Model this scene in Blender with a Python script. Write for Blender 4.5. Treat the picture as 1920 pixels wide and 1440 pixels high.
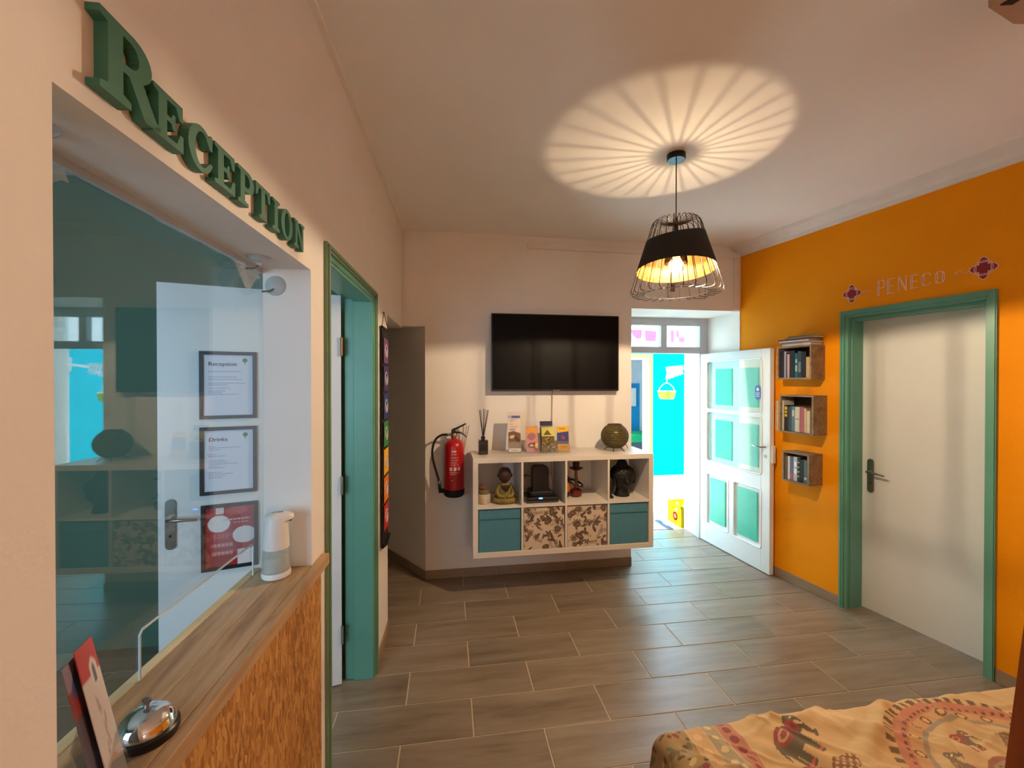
import bpy, bmesh, math, random
import numpy as np
from mathutils import Vector, Matrix
from mathutils.geometry import tessellate_polygon

for o in list(bpy.data.objects):
    bpy.data.objects.remove(o, do_unlink=True)
SC = bpy.context.scene
COL = SC.collection
PI = math.pi

# ------------------------------------------------------------------ camera
cd = bpy.data.cameras.new('camera')
cd.sensor_fit = 'HORIZONTAL'; cd.sensor_width = 36.0
cd.lens = 800.0 / 1920.0 * 36.0
cd.clip_start = 0.02
cam = bpy.data.objects.new('camera', cd)
cam.location = (0, 0, 1.673)
cam.rotation_euler = (PI / 2 - 0.0072, 0, -0.1461)
COL.objects.link(cam)
SC.camera = cam

# ------------------------------------------------------------------ world, sun, exposure
SKY = 7.0
wd = bpy.data.worlds.new('sky'); SC.world = wd
wd.use_nodes = True
bg = wd.node_tree.nodes['Background']
bg.inputs[0].default_value = (0.50, 0.75, 1.0, 1)
bg.inputs[1].default_value = SKY
sd = bpy.data.lights.new('sun', 'SUN'); sd.energy = 20.0; sd.angle = math.radians(3); sd.color = (1, .93, .84)
so = bpy.data.objects.new('sun', sd); so.rotation_euler = (math.radians(-6), math.radians(38), 0); COL.objects.link(so)
vs = SC.view_settings
vs.view_transform = 'Standard'; vs.look = 'None'; vs.gamma = 1.0; vs.use_curve_mapping = False
vs.exposure = 0.60
SC.cycles.max_bounces = 9; SC.cycles.diffuse_bounces = 6; SC.cycles.glossy_bounces = 3; SC.cycles.transparent_max_bounces = 12
SC.cycles.caustics_reflective = False; SC.cycles.caustics_refractive = False
SC.cycles.use_adaptive_sampling = True; SC.cycles.adaptive_threshold = .03
SC.cycles.sample_clamp_indirect = 8.0

def portal(loc, rot, sx, sy):
    d = bpy.data.lights.new('daylight_portal', 'AREA'); d.shape = 'RECTANGLE'; d.size = sx; d.size_y = sy
    d.cycles.is_portal = True
    o = bpy.data.objects.new('daylight_portal', d); o.location = loc; o.rotation_euler = rot; COL.objects.link(o)
portal((2.2, 4.6, 1.16), (-PI / 2, 0, 0), .9, 2.3)          # open entrance door
portal((-1.9, -.74, 1.6), (PI / 2, 0, 0), 1.6, 1.4)       # added window of the reception room

# ------------------------------------------------------------------ helpers
def lin(c):
    return tuple((x / 12.92 if x <= .04045 else ((x + .055) / 1.055) ** 2.4) for x in [v / 255 for v in c])
def lina(a):
    a = np.asarray(a, float) / 255
    return np.where(a <= .04045, a / 12.92, ((a + .055) / 1.055) ** 2.4)

MATS = {}
def pm(name, rgb, rough=.5, metal=0.0, var=.05, scale=9.0, bump=0.0, bscale=80.0, coat=0.0, spec=.5, stretch=(1, 1, 1)):
    if name in MATS: return MATS[name]
    m = bpy.data.materials.new(name); m.use_nodes = True
    nt = m.node_tree; b = nt.nodes['Principled BSDF']
    tc = nt.nodes.new('ShaderNodeTexCoord'); mp = nt.nodes.new('ShaderNodeMapping'); mp.inputs['Scale'].default_value = stretch
    nt.links.new(tc.outputs['Object'], mp.inputs[0])
    nz = nt.nodes.new('ShaderNodeTexNoise'); nz.inputs['Scale'].default_value = scale; nz.inputs['Detail'].default_value = 4
    nt.links.new(mp.outputs[0], nz.inputs[0])
    cr = nt.nodes.new('ShaderNodeValToRGB')
    c = lin(rgb)
    cr.color_ramp.elements[0].position = .3; cr.color_ramp.elements[1].position = .7
    cr.color_ramp.elements[0].color = tuple(max(0, x * (1 - var)) for x in c) + (1,)
    cr.color_ramp.elements[1].color = tuple(min(1, x * (1 + var)) for x in c) + (1,)
    nt.links.new(nz.outputs['Fac'], cr.inputs[0]); nt.links.new(cr.outputs[0], b.inputs['Base Color'])
    b.inputs['Roughness'].default_value = rough; b.inputs['Metallic'].default_value = metal
    b.inputs['Specular IOR Level'].default_value = spec
    b.inputs['Coat Weight'].default_value = coat
    if bump > 0:
        n2 = nt.nodes.new('ShaderNodeTexNoise'); n2.inputs['Scale'].default_value = bscale; n2.inputs['Detail'].default_value = 3
        nt.links.new(mp.outputs[0], n2.inputs[0])
        bp = nt.nodes.new('ShaderNodeBump'); bp.inputs['Strength'].default_value = bump; bp.inputs['Distance'].default_value = .01
        nt.links.new(n2.outputs['Fac'], bp.inputs['Height']); nt.links.new(bp.outputs[0], b.inputs['Normal'])
    MATS[name] = m
    return m

def print_mat(name, rough=.5, bump=0.0, bscale=300.0, coat=0.0):
    if name in MATS: return MATS[name]
    m = bpy.data.materials.new(name); m.use_nodes = True
    nt = m.node_tree; b = nt.nodes['Principled BSDF']
    a = nt.nodes.new('ShaderNodeVertexColor'); a.layer_name = 'print'
    nt.links.new(a.outputs[0], b.inputs['Base Color']); b.inputs['Roughness'].default_value = rough; b.inputs['Coat Weight'].default_value = coat
    if bump:
        n2 = nt.nodes.new('ShaderNodeTexNoise'); n2.inputs['Scale'].default_value = bscale
        bp = nt.nodes.new('ShaderNodeBump'); bp.inputs['Strength'].default_value = bump; bp.inputs['Distance'].default_value = .004
        nt.links.new(n2.outputs['Fac'], bp.inputs['Height']); nt.links.new(bp.outputs[0], b.inputs['Normal'])
    MATS[name] = m
    return m

def emit_mat(name, rgb, strength):
    m = bpy.data.materials.new(name); m.use_nodes = True
    nt = m.node_tree; nt.nodes.clear()
    e = nt.nodes.new('ShaderNodeEmission'); e.inputs[0].default_value = lin(rgb) + (1,); e.inputs[1].default_value = strength
    out = nt.nodes.new('ShaderNodeOutputMaterial'); nt.links.new(e.outputs[0], out.inputs[0])
    MATS[name] = m
    return m

def glass_mat(name, tint=(1, 1, 1), ior=1.5, rough=0.0, haze=0.0):
    """thin clear sheet: fresnel share of mirror reflection over plain transmission (correct on both faces)"""
    m = bpy.data.materials.new(name); m.use_nodes = True
    nt = m.node_tree; nt.nodes.clear()
    geo = nt.nodes.new('ShaderNodeNewGeometry')
    mx = nt.nodes.new('ShaderNodeMix'); mx.data_type = 'FLOAT'
    mx.inputs[2].default_value = ior; mx.inputs[3].default_value = 1 / ior
    nt.links.new(geo.outputs['Backfacing'], mx.inputs[0])
    fr = nt.nodes.new('ShaderNodeFresnel'); nt.links.new(mx.outputs[0], fr.inputs['IOR'])
    tr = nt.nodes.new('ShaderNodeBsdfTransparent'); tr.inputs[0].default_value = tuple(tint) + (1,)
    gl = nt.nodes.new('ShaderNodeBsdfGlossy'); gl.inputs['Roughness'].default_value = rough
    ms = nt.nodes.new('ShaderNodeMixShader'); nt.links.new(fr.outputs[0], ms.inputs[0])
    last = tr
    if haze:
        df = nt.nodes.new('ShaderNodeBsdfDiffuse'); df.inputs[0].default_value = (.9, .92, .93, 1)
        mh = nt.nodes.new('ShaderNodeMixShader'); mh.inputs[0].default_value = haze
        nt.links.new(tr.outputs[0], mh.inputs[1]); nt.links.new(df.outputs[0], mh.inputs[2]); last = mh
    nt.links.new(last.outputs[0], ms.inputs[1]); nt.links.new(gl.outputs[0], ms.inputs[2])
    out = nt.nodes.new('ShaderNodeOutputMaterial'); nt.links.new(ms.outputs[0], out.inputs[0])
    MATS[name] = m
    return m

class MB:
    """collects shapes of ONE object"""
    def __init__(s): s.v = []; s.f = []; s.sm = []
    def add(s, verts, faces, smooth=False):
        n = len(s.v); s.v += [tuple(p) for p in verts]
        s.f += [tuple(i + n for i in f) for f in faces]; s.sm += [smooth] * len(faces); return s
    def box(s, x0, x1, y0, y1, z0, z1, bev=0.0):
        if bev <= 0:
            v = [(x, y, z) for x in (x0, x1) for y in (y0, y1) for z in (z0, z1)]
            return s.add(v, [(0, 1, 3, 2), (4, 6, 7, 5), (0, 4, 5, 1), (2, 3, 7, 6), (0, 2, 6, 4), (1, 5, 7, 3)])
        b = bmesh.new(); bmesh.ops.create_cube(b, size=1)
        for q in b.verts: q.co = Vector(((x0 + x1) / 2 + q.co.x * (x1 - x0), (y0 + y1) / 2 + q.co.y * (y1 - y0), (z0 + z1) / 2 + q.co.z * (z1 - z0)))
        bmesh.ops.bevel(b, geom=b.edges[:], offset=bev, segments=2, affect='EDGES', profile=.5)
        b.verts.index_update()
        s.add([q.co[:] for q in b.verts], [[q.index for q in f.verts] for f in b.faces]); b.free(); return s
    def lathe(s, prof, seg=24, c=(0, 0, 0), axis='z', cap=True, sx=1.0, sy=1.0):
        n = len(prof); vs_ = []
        for k in range(seg):
            a = 2 * PI * k / seg
            for r, z in prof:
                p = (r * math.cos(a) * sx, r * math.sin(a) * sy, z)
                if axis == 'y': p = (p[0], p[2], p[1])
                if axis == 'x': p = (p[2], p[0], p[1])
                vs_.append((p[0] + c[0], p[1] + c[1], p[2] + c[2]))
        fs = []
        for k in range(seg):
            k2 = (k + 1) % seg
            for i in range(n - 1):
                q = (k * n + i, k2 * n + i, k2 * n + i + 1, k * n + i + 1)
                fs.append(q if axis != 'y' else q[::-1])
        if cap:
            if prof[0][0] > 1e-6:
                q = tuple(k * n for k in range(seg)); fs.append(q[::-1] if axis != 'y' else q)
            if prof[-1][0] > 1e-6:
                q = tuple(k * n + n - 1 for k in range(seg)); fs.append(q if axis != 'y' else q[::-1])
        return s.add(vs_, fs, True)
    def tube(s, pts, r, seg=8, closed=False):
        P = [Vector(p) for p in pts]; n = len(P); vs_ = []
        rr = r if isinstance(r, (list, tuple)) else [r] * n
        up = None
        for i in range(n):
            a = P[(i - 1) % n] if (closed or i > 0) else P[i]; b = P[(i + 1) % n] if (closed or i < n - 1) else P[i]
            t = (b - a).normalized()
            if up is None:
                up = t.cross(Vector((0, 0, 1)))
                if up.length < 1e-3: up = t.cross(Vector((1, 0, 0)))
                up.normalize()
            else:
                up = up - t * up.dot(t)
                if up.length < 1e-6: up = t.orthogonal()
                up.normalize()
            w = t.cross(up)
            for k in range(seg):
                g = 2 * PI * k / seg; vs_.append(P[i] + (up * math.cos(g) + w * math.sin(g)) * rr[i])
        fs = []
        for i in range(n if closed else n - 1):
            j = (i + 1) % n
            for k in range(seg):
                k2 = (k + 1) % seg; fs.append((i * seg + k, i * seg + k2, j * seg + k2, j * seg + k))
        if not closed: fs += [tuple(range(seg))[::-1], tuple((n - 1) * seg + k for k in range(seg))]
        return s.add(vs_, fs, True)
    def prism(s, loops, d0, d1, plane='xz'):
        """polygon with holes in (x,z), extruded along y from d0 to d1 (or in (x,y) along z)"""
        ctr = []
        for k, lp in enumerate(loops):
            ar = sum(lp[i][0] * lp[(i + 1) % len(lp)][1] - lp[(i + 1) % len(lp)][0] * lp[i][1] for i in range(len(lp)))
            if (ar > 0) != (k == 0): lp = lp[::-1]
            ctr.append(lp)
        flat = [p for lp in ctr for p in lp]; n = len(flat)
        tri = tessellate_polygon([[Vector((p[0], p[1], 0)) for p in lp] for lp in ctr])
        mk = (lambda p, d: (p[0], d, p[1])) if plane == 'xz' else (lambda p, d: (p[0], p[1], d))
        vs_ = [mk(p, d0) for p in flat] + [mk(p, d1) for p in flat]
        fs = []
        for t in tri:
            a, b, c = [flat[i] for i in t]
            if (b[0] - a[0]) * (c[1] - a[1]) - (b[1] - a[1]) * (c[0] - a[0]) < 0: t = t[::-1]
            fs.append(tuple(t) if plane == 'xz' else tuple(t)[::-1]); 
            q = tuple(i + n for i in t); fs.append(q[::-1] if plane == 'xz' else q)
        o = 0
        for lp in ctr:
            m = len(lp)
            for i in range(m):
                j = (i + 1) % m
                q = (o + j, o + i, o + i + n, o + j + n)
                fs.append(q if plane == 'xz' else q[::-1])
            o += m
        return s.add(vs_, fs)
    def panel(s, u0, u1, z0, z1, holes, y0, y1):
        """wall slab with rectangular holes"""
        us = sorted({u0, u1} | {h for H in holes for h in H[:2] if u0 < h < u1}); zs = sorted({z0, z1} | {h for H in holes for h in H[2:] if z0 < h < z1})
        solid = {}
        for i in range(len(us) - 1):
            for j in range(len(zs) - 1):
                cu, cz = (us[i] + us[i + 1]) / 2, (zs[j] + zs[j + 1]) / 2
                solid[i, j] = not any(h[0] < cu < h[1] and h[2] < cz < h[3] for h in holes)
        for (i, j), ok in solid.items():
            if not ok: continue
            a, b, c, d = us[i], us[i + 1], zs[j], zs[j + 1]
            s.add([(a, y0, c), (b, y0, c), (b, y0, d), (a, y0, d)], [(0, 1, 2, 3)])
            s.add([(a, y1, c), (b, y1, c), (b, y1, d), (a, y1, d)], [(3, 2, 1, 0)])
            if not solid.get((i - 1, j), False): s.add([(a, y0, c), (a, y0, d), (a, y1, d), (a, y1, c)], [(0, 1, 2, 3)])
            if not solid.get((i + 1, j), False): s.add([(b, y0, c), (b, y0, d), (b, y1, d), (b, y1, c)], [(3, 2, 1, 0)])
            if not solid.get((i, j - 1), False): s.add([(a, y0, c), (b, y0, c), (b, y1, c), (a, y1, c)], [(3, 2, 1, 0)])
            if not solid.get((i, j + 1), False): s.add([(a, y0, d), (b, y0, d), (b, y1, d), (a, y1, d)], [(0, 1, 2, 3)])
        return s
    def mesh(s, name):
        me = bpy.data.meshes.new(name); me.from_pydata([tuple(map(float, p)) for p in s.v], [], s.f)
        me.polygons.foreach_set('use_smooth', s.sm); me.update(); return me
    def build(s, name, mat, parent=None, loc=None, rot=None, angle=True):
        me = s.mesh(name)
        if any(s.sm) and angle:
            try: me.set_sharp_from_angle(angle=math.radians(40))
            except Exception: pass
        return link(name, me, mat, parent, loc, rot)

def link(name, me, mat, parent=None, loc=None, rot=None):
    if mat is not None and not me.materials: me.materials.append(mat)
    o = bpy.data.objects.new(name, me); COL.objects.link(o)
    if parent: o.parent = parent
    if loc is not None: o.location = loc
    if rot is not None: o.rotation_euler = rot
    return o

def tag(o, label=None, cat=None, group=None, kind=None):
    if label: o['label'] = label
    if cat: o['category'] = cat
    if group: o['group'] = group
    if kind: o['kind'] = kind
    return o

class Fr:
    """wall frame: x along the wall to the right, y into the wall, z up"""
    def __init__(s, o, a):
        s.o = Vector((o[0], o[1], 0)); s.a = a
        s.ex = Vector((math.cos(a), math.sin(a), 0)); s.ey = Vector((-math.sin(a), math.cos(a), 0))
    def w(s, u, d, z=0): return s.o + s.ex * u + s.ey * d + Vector((0, 0, z))
    def put(s, o, u=0, d=0, z=0, rz=0):
        o.location = s.w(u, d, z); o.rotation_euler = (0, 0, s.a + rz); return o
W0 = Fr((0, 0), 0)
L = Fr((-.5002, 0), PI / 2 - math.atan(.0316))
B = Fr((0, 3.655), math.atan(.008))
R = Fr((2.734, 3.6), -PI / 2 + math.atan(.165))
K = Fr((.178, 3.245), .012)

def thing(name, label, cat, fr, u=0, d=0, z=0, rz=0, group=None, kind=None):
    o = bpy.data.objects.new(name, None); o.empty_display_size = .05; COL.objects.link(o)
    fr.put(o, u, d, z, rz); return tag(o, label, cat, group, kind)

def print_grid(name, w, h, nx, ny, fn, mat, parent=None, y=0.0, x0=0.0, z0=0.0, thick=0.0, jitter=None):
    """flat printed sheet in the xz plane facing -y; fn(u in m, v in m) -> rgb sRGB array (..,3)"""
    us = np.linspace(0, w, nx); vs2 = np.linspace(0, h, ny)
    U, V = np.meshgrid(us, vs2)
    Yc = np.full_like(U, y) if jitter is None else y + jitter(U, V)
    pts = np.stack([U + x0, Yc, V + z0], -1).reshape(-1, 3)
    idx = np.arange(nx * ny).reshape(ny, nx)
    q = np.stack([idx[:-1, :-1], idx[:-1, 1:], idx[1:, 1:], idx[1:, :-1]], -1).reshape(-1, 4)
    me = bpy.data.meshes.new(name); me.from_pydata(pts.tolist(), [], q.tolist())
    rgb = lina(fn(U, V)).reshape(-1, 3)
    ca = me.color_attributes.new('print', 'FLOAT_COLOR', 'POINT')
    ca.data.foreach_set('color', np.c_[rgb, np.ones(len(rgb))].astype(np.float32).ravel())
    if thick > 0:
        n = len(me.vertices); bm = bmesh.new(); bm.from_mesh(me)
        ret = bmesh.ops.extrude_face_region(bm, geom=bm.faces[:])
        bmesh.ops.translate(bm, verts=[e for e in ret['geom'] if isinstance(e, bmesh.types.BMVert)], vec=(0, thick, 0))
        bmesh.ops.recalc_face_normals(bm, faces=bm.faces); bm.to_mesh(me); bm.free()
    return link(name, me, mat, parent)

def ell(U, V, cx, cy, rx, ry, rot=0.0):
    c, s = math.cos(rot), math.sin(rot); x = U - cx; y = V - cy
    return ((x * c + y * s) / rx) ** 2 + ((-x * s + y * c) / ry) ** 2 < 1
def paint(A, mask, rgb, a=1.0):
    A[mask] = A[mask] * (1 - a) + np.array(rgb, float) * a

# ------------------------------------------------------------------ materials
WHITE = pm('wall_paint_white', (237, 231, 225), .75, var=.025, scale=3, bump=.12, bscale=60)
CEIL = pm('ceiling_paint', (240, 236, 233), .85, var=.02, scale=2, bump=.08, bscale=50)
ORANGE = pm('wall_paint_orange', (246, 154, 0), .7, spec=.2, var=.04, scale=2.5, bump=.12, bscale=60)
GREENW = pm('wall_paint_green', (96, 122, 104), .7, var=.04, scale=2.5)
TEAL = pm('teal_gloss_paint', (100, 160, 140), .38, var=.05, scale=5, bump=.05, bscale=40)
DOORW = pm('white_door_lacquer', (224, 226, 226), .42, var=.02, scale=3)
WGLOSS = pm('white_gloss_paint', (232, 234, 236), .35, var=.02, scale=4, bump=.04, bscale=40)
STEEL = pm('brushed_nickel', (150, 148, 140), .3, .95, var=.05)
CHROME = pm('chrome', (235, 235, 238), .06, 1.0, var=.01)
BLACKP = pm('black_plastic', (18, 17, 17), .35, var=.1)
BLACKM = pm('black_matte', (16, 14, 13), .75, var=.1)
WHITEP = pm('white_plastic', (230, 229, 225), .35, var=.02)
KAL = pm('white_shelf_laminate', (224, 214, 202), .3, var=.02, scale=4)
GROUT = pm('grout', (204, 188, 160), .9, var=.08, scale=40)
BASEB = pm('taupe_tile_baseboard', (150, 128, 106), .45, var=.1, scale=6, stretch=(1, 1, 8))
TRUNK = pm('white_cable_trunking', (230, 223, 216), .5, var=.02)
GLASS = glass_mat('clear_pane_glass', (.97, .99, .98), 1.5)
ACRYL = glass_mat('clear_acrylic', (.97, .98, .98), 1.58)
ACRYLH = glass_mat('clear_acrylic_soft', (.97, .98, .98), 1.49, .05, .06)
PRINT = print_mat('printed_card', .45)
PRINTG = print_mat('printed_gloss', .3)

def wood_mat(name, c0, c1, c2, rough=.5, axis='x', scale=1.0, rnd=True):
    m = bpy.data.materials.new(name); m.use_nodes = True
    nt = m.node_tree; b = nt.nodes['Principled BSDF']; N = nt.nodes.new
    tc = N('ShaderNodeTexCoord'); oi = N('ShaderNodeObjectInfo')
    ad = N('ShaderNodeVectorMath'); ad.operation = 'ADD'
    ml = N('ShaderNodeVectorMath'); ml.operation = 'SCALE'; ml.inputs[0].default_value = (17.3, 9.1, 5.7)
    nt.links.new(oi.outputs['Random'], ml.inputs['Scale'])
    nt.links.new(tc.outputs['Object'], ad.inputs[0])
    if rnd: nt.links.new(ml.outputs[0], ad.inputs[1])
    mp = N('ShaderNodeMapping')
    st = {'x': (1.3, 11, 11), 'y': (11, 1.3, 11), 'z': (11, 11, 1.3)}[axis]
    mp.inputs['Scale'].default_value = tuple(v * scale for v in st); nt.links.new(ad.outputs[0], mp.inputs[0])
    n1 = N('ShaderNodeTexNoise'); n1.inputs['Scale'].default_value = 1.0; n1.inputs['Detail'].default_value = 6; n1.inputs['Roughness'].default_value = .62; n1.inputs['Distortion'].default_value = .6
    nt.links.new(mp.outputs[0], n1.inputs[0])
    n2 = N('ShaderNodeTexNoise'); n2.inputs['Scale'].default_value = 5.0; n2.inputs['Detail'].default_value = 4
    nt.links.new(mp.outputs[0], n2.inputs[0])
    mm = N('ShaderNodeMath'); mm.operation = 'MULTIPLY_ADD'; mm.inputs[1].default_value = .25
    nt.links.new(n2.outputs['Fac'], mm.inputs[0]); nt.links.new(n1.outputs['Fac'], mm.inputs[2])
    cr = N('ShaderNodeValToRGB'); e = cr.color_ramp.elements
    e[0].position = .42; e[0].color = lin(c0) + (1,); e[1].position = .80; e[1].color = lin(c2) + (1,)
    k = e.new(.58); k.color = lin(c1) + (1,)
    nt.links.new(mm.outputs[0], cr.inputs[0])
    hs = N('ShaderNodeHueSaturation'); mr = N('ShaderNodeMapRange'); mr.inputs[3].default_value = .92; mr.inputs[4].default_value = 1.08
    nt.links.new(oi.outputs['Random'], mr.inputs[0]); nt.links.new(mr.outputs[0], hs.inputs['Value'])
    nt.links.new(cr.outputs[0], hs.inputs['Color']); nt.links.new(hs.outputs[0], b.inputs['Base Color'])
    b.inputs['Roughness'].default_value = rough
    bp = N('ShaderNodeBump'); bp.inputs['Strength'].default_value = .12; bp.inputs['Distance'].default_value = .004
    nt.links.new(mm.outputs[0], bp.inputs['Height']); nt.links.new(bp.outputs[0], b.inputs['Normal'])
    MATS[name] = m
    return m
TILE = wood_mat('wood_look_porcelain', (112, 96, 78), (132, 115, 97), (146, 131, 114), .34, 'x'); TILE.node_tree.nodes['Principled BSDF'].inputs['Specular IOR Level'].default_value = .8
LEDGE = wood_mat('ledge_oak', (140, 104, 70), (180, 145, 106), (206, 176, 138), .45, 'x', 1.2)
PINE = wood_mat('raw_pine', (206, 176, 128), (222, 198, 150), (234, 214, 170), .6, 'x')
SHELFW = wood_mat('grey_oak_board', (104, 82, 58), (132, 108, 82), (156, 132, 104), .55, 'x', 1.5)
WOODR = wood_mat('orange_brown_wood', (126, 58, 16), (150, 72, 22), (170, 88, 30), .45, 'z', 1.0)

def osb_mat():
    m = bpy.data.materials.new('osb_strands'); m.use_nodes = True
    nt = m.node_tree; b = nt.nodes['Principled BSDF']; N = nt.nodes.new
    tc = N('ShaderNodeTexCoord'); outs = []
    nz = N('ShaderNodeTexNoise'); nz.inputs['Scale'].default_value = 14; nz.inputs['Detail'].default_value = 3
    nt.links.new(tc.outputs['Object'], nz.inputs[0])
    ad = N('ShaderNodeMixRGB'); ad.blend_type = 'ADD'; ad.inputs[0].default_value = .035
    nt.links.new(tc.outputs['Object'], ad.inputs[1]); nt.links.new(nz.outputs['Color'], ad.inputs[2])
    for rz, sc in ((.2, (130, 60, 30)), (-.45, (150, 60, 36)), (.9, (120, 50, 34))):
        mp = N('ShaderNodeMapping'); mp.inputs['Rotation'].default_value = (0, rz, 0); mp.inputs['Scale'].default_value = sc
        nt.links.new(ad.outputs[0], mp.inputs[0])
        v = N('ShaderNodeTexVoronoi'); v.inputs['Scale'].default_value = 1.0; nt.links.new(mp.outputs[0], v.inputs[0])
        outs.append(v)
    sp = [N('ShaderNodeSeparateColor') for _ in outs]
    for s_, v in zip(sp, outs): nt.links.new(v.outputs['Color'], s_.inputs[0])
    m1 = N('ShaderNodeMath'); m1.operation = 'GREATER_THAN'; m1.inputs[1].default_value = .5; nt.links.new(sp[0].outputs[1], m1.inputs[0])
    x1 = N('ShaderNodeMix'); nt.links.new(m1.outputs[0], x1.inputs[0]); nt.links.new(sp[0].outputs[0], x1.inputs[2]); nt.links.new(sp[1].outputs[0], x1.inputs[3])
    m2 = N('ShaderNodeMath'); m2.operation = 'GREATER_THAN'; m2.inputs[1].default_value = .72; nt.links.new(sp[2].outputs[1], m2.inputs[0])
    x2 = N('ShaderNodeMix'); nt.links.new(m2.outputs[0], x2.inputs[0]); nt.links.new(x1.outputs[0], x2.inputs[2]); nt.links.new(sp[2].outputs[0], x2.inputs[3])
    cr = N('ShaderNodeValToRGB'); e = cr.color_ramp.elements
    e[0].color = lin((150, 98, 42)) + (1,); e[1].color = lin((214, 160, 90)) + (1,); k = e.new(.45); k.color = lin((186, 128, 62)) + (1,)
    nt.links.new(x2.outputs[0], cr.inputs[0]); nt.links.new(cr.outputs[0], b.inputs['Base Color']); b.inputs['Roughness'].default_value = .6
    bp = N('ShaderNodeBump'); bp.inputs['Strength'].default_value = .25; bp.inputs['Distance'].default_value = .003
    nt.links.new(x2.outputs[0], bp.inputs['Height']); nt.links.new(bp.outputs[0], b.inputs['Normal'])
    return m
OSB = osb_mat()

# ================================================================== STRUCTURE
CZ = 2.93
# floor slab of grout with every tile a piece of its own
fl = MB().box(-3.1, 4.3, -4.3, 4.5, -.12, -.003).build('floor', GROUT)
tag(fl, 'wood-look porcelain tile floor laid in half bond across the lobby', 'floor', kind='structure')
TL, TW, TX, TY = .6735, .2481, .1138, 2.0007
tmesh = MB().box(-TL / 2 + .0034, TL / 2 - .0034, -TW / 2 + .0034, TW / 2 - .0034, -.009, 0, .0008).mesh('floor_tile'); tmesh.materials.append(TILE)
for row in range(-9, 10):
    off = 0 if row % 2 == 0 else -.5
    for i in range(-4, 5):
        x = TX + (i + off + .5) * TL; y = TY + (row + .5) * TW
        if x - TL / 2 < -2.6 or x + TL / 2 > 3.75 or y + TW / 2 > 4.52: continue
        link('floor_tile', tmesh, None, fl, (x, y, 0), (0, 0, PI if (i * 7 + row * 3) % 4 < 2 else 0))

ce = MB().prism([[(-.75, -4.3), (4.3, -4.3), (4.3, 4.3), (-3.1, 4.3), (-3.1, -.72), (-.75, -.72)]], CZ, CZ + .15, 'xy').build('ceiling', CEIL)
tag(ce, 'plain white plastered ceiling over the whole lobby', 'ceiling', kind='structure')

wl = MB().panel(-4.25, 3.62, 0, CZ, [(.602, 1.497, 1.028, 2.04), (1.662, 2.508, -1, 2.152), (2.93, 9, -1, 2.112)], 0, .15).build('wall_left', WHITE)
L.put(wl); tag(wl, 'white plastered left wall with the reception hatch and a doorway', 'wall', kind='structure')
# back wall: splayed jamb towards the passage, thick entrance reveal
mb = MB()
mb.prism([[(-.2, 3.653), (1.633, 3.668), (1.633, 4.25), (-.615, 4.25)]], 0, CZ, 'xy')
mb.prism([[(1.633, 3.668), (2.715, 3.677), (2.715, 4.25), (1.633, 4.25)]], 2.33, CZ, 'xy')
mb.prism([[(2.715, 3.677), (3.1, 3.68), (3.1, 4.25), (2.715, 4.25)]], 0, CZ, 'xy')
mb.prism([[(-.6, 3.65), (-.2, 3.653), (-.2, 3.82), (-.6, 3.82)]], 2.13, CZ, 'xy')
mb.panel(-3.1, 3.9, 0, 3.4, [(1.78, 2.64, -1, 2.33)], 4.25, 4.505)
wb = mb.build('wall_back', WHITE)
tag(wb, 'white plastered back wall carrying the television and the entrance reveal', 'wall', kind='structure')
wr = MB().panel(-.085, 7.95, 0, CZ, [(.865, 1.648, -1, 2.155)], 0, .25).build('wall_right', ORANGE)
R.put(wr); tag(wr, 'bright orange painted right wall', 'wall', kind='structure')
wf = MB().box(-.78, 4.3, -4.3, -4.15, 0, CZ).build('wall_front', WHITE)
tag(wf, 'white wall behind the viewer', 'wall', kind='structure')
# reception room and passage shell
wq = MB().panel(-.72, 2.98, 0, CZ, [], -.12, 0).build('wall_reception_side', GREENW)
wq.location = (-3.0, 0, 0); wq.rotation_euler = (0, 0, PI / 2)
tag(wq, 'green side wall of the reception room', 'wall', kind='structure')
wz = MB().panel(-3.0, -.66, 0, CZ, [(-2.7, -1.1, .9, 2.3)], -.72, -.6).build('wall_reception_front', GREENW); tag(wz, 'green front wall of the reception room with the added window', 'wall', kind='structure')
wk = MB().box(-3.1, -.56, 2.98, 3.08, 0, CZ).build('wall_reception_back', GREENW)
tag(wk, 'green back wall seen through the reception hatch', 'wall', kind='structure')
wp = MB().box(-2.4, -2.25, 3.08, 4.25, 0, CZ).build('wall_passage', WHITE)
tag(wp, 'plain end wall of the dark side passage', 'wall', kind='structure')

# baseboards
def baseboard(name, fr, segs, label, h=.075, d=.012):
    m = MB()
    for a, b, dd in segs: m.box(a, b, -d + dd, dd, .001, h, .002)
    o = m.build(name, BASEB); fr.put(o); tag(o, label, 'baseboard', kind='structure')
baseboard('baseboard_back', B, [(-.2, .42, 0), (.423, 1.02, 0), (1.023, 1.633, 0)], 'taupe tile skirting along the foot of the back wall')
baseboard('baseboard_right', R, [(-.06, .30, 0), (.302, .838, 0), (1.68, 2.3, 0), (2.302, 4.5, 0)], 'taupe tile skirting along the foot of the orange wall')
baseboard('baseboard_left', L, [(2.54, 2.93, 0)], 'short taupe tile skirting beside the teal doorway')
sp = Fr((-.2, 3.653), math.atan2(4.25 - 3.653, -.415))
m = MB().box(0, .72, -.0, .012, .001, .075, .002); o = m.build('baseboard_passage', BASEB); sp.put(o); tag(o, 'dark taupe skirting on the slanted passage wall', 'baseboard', kind='structure')

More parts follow.
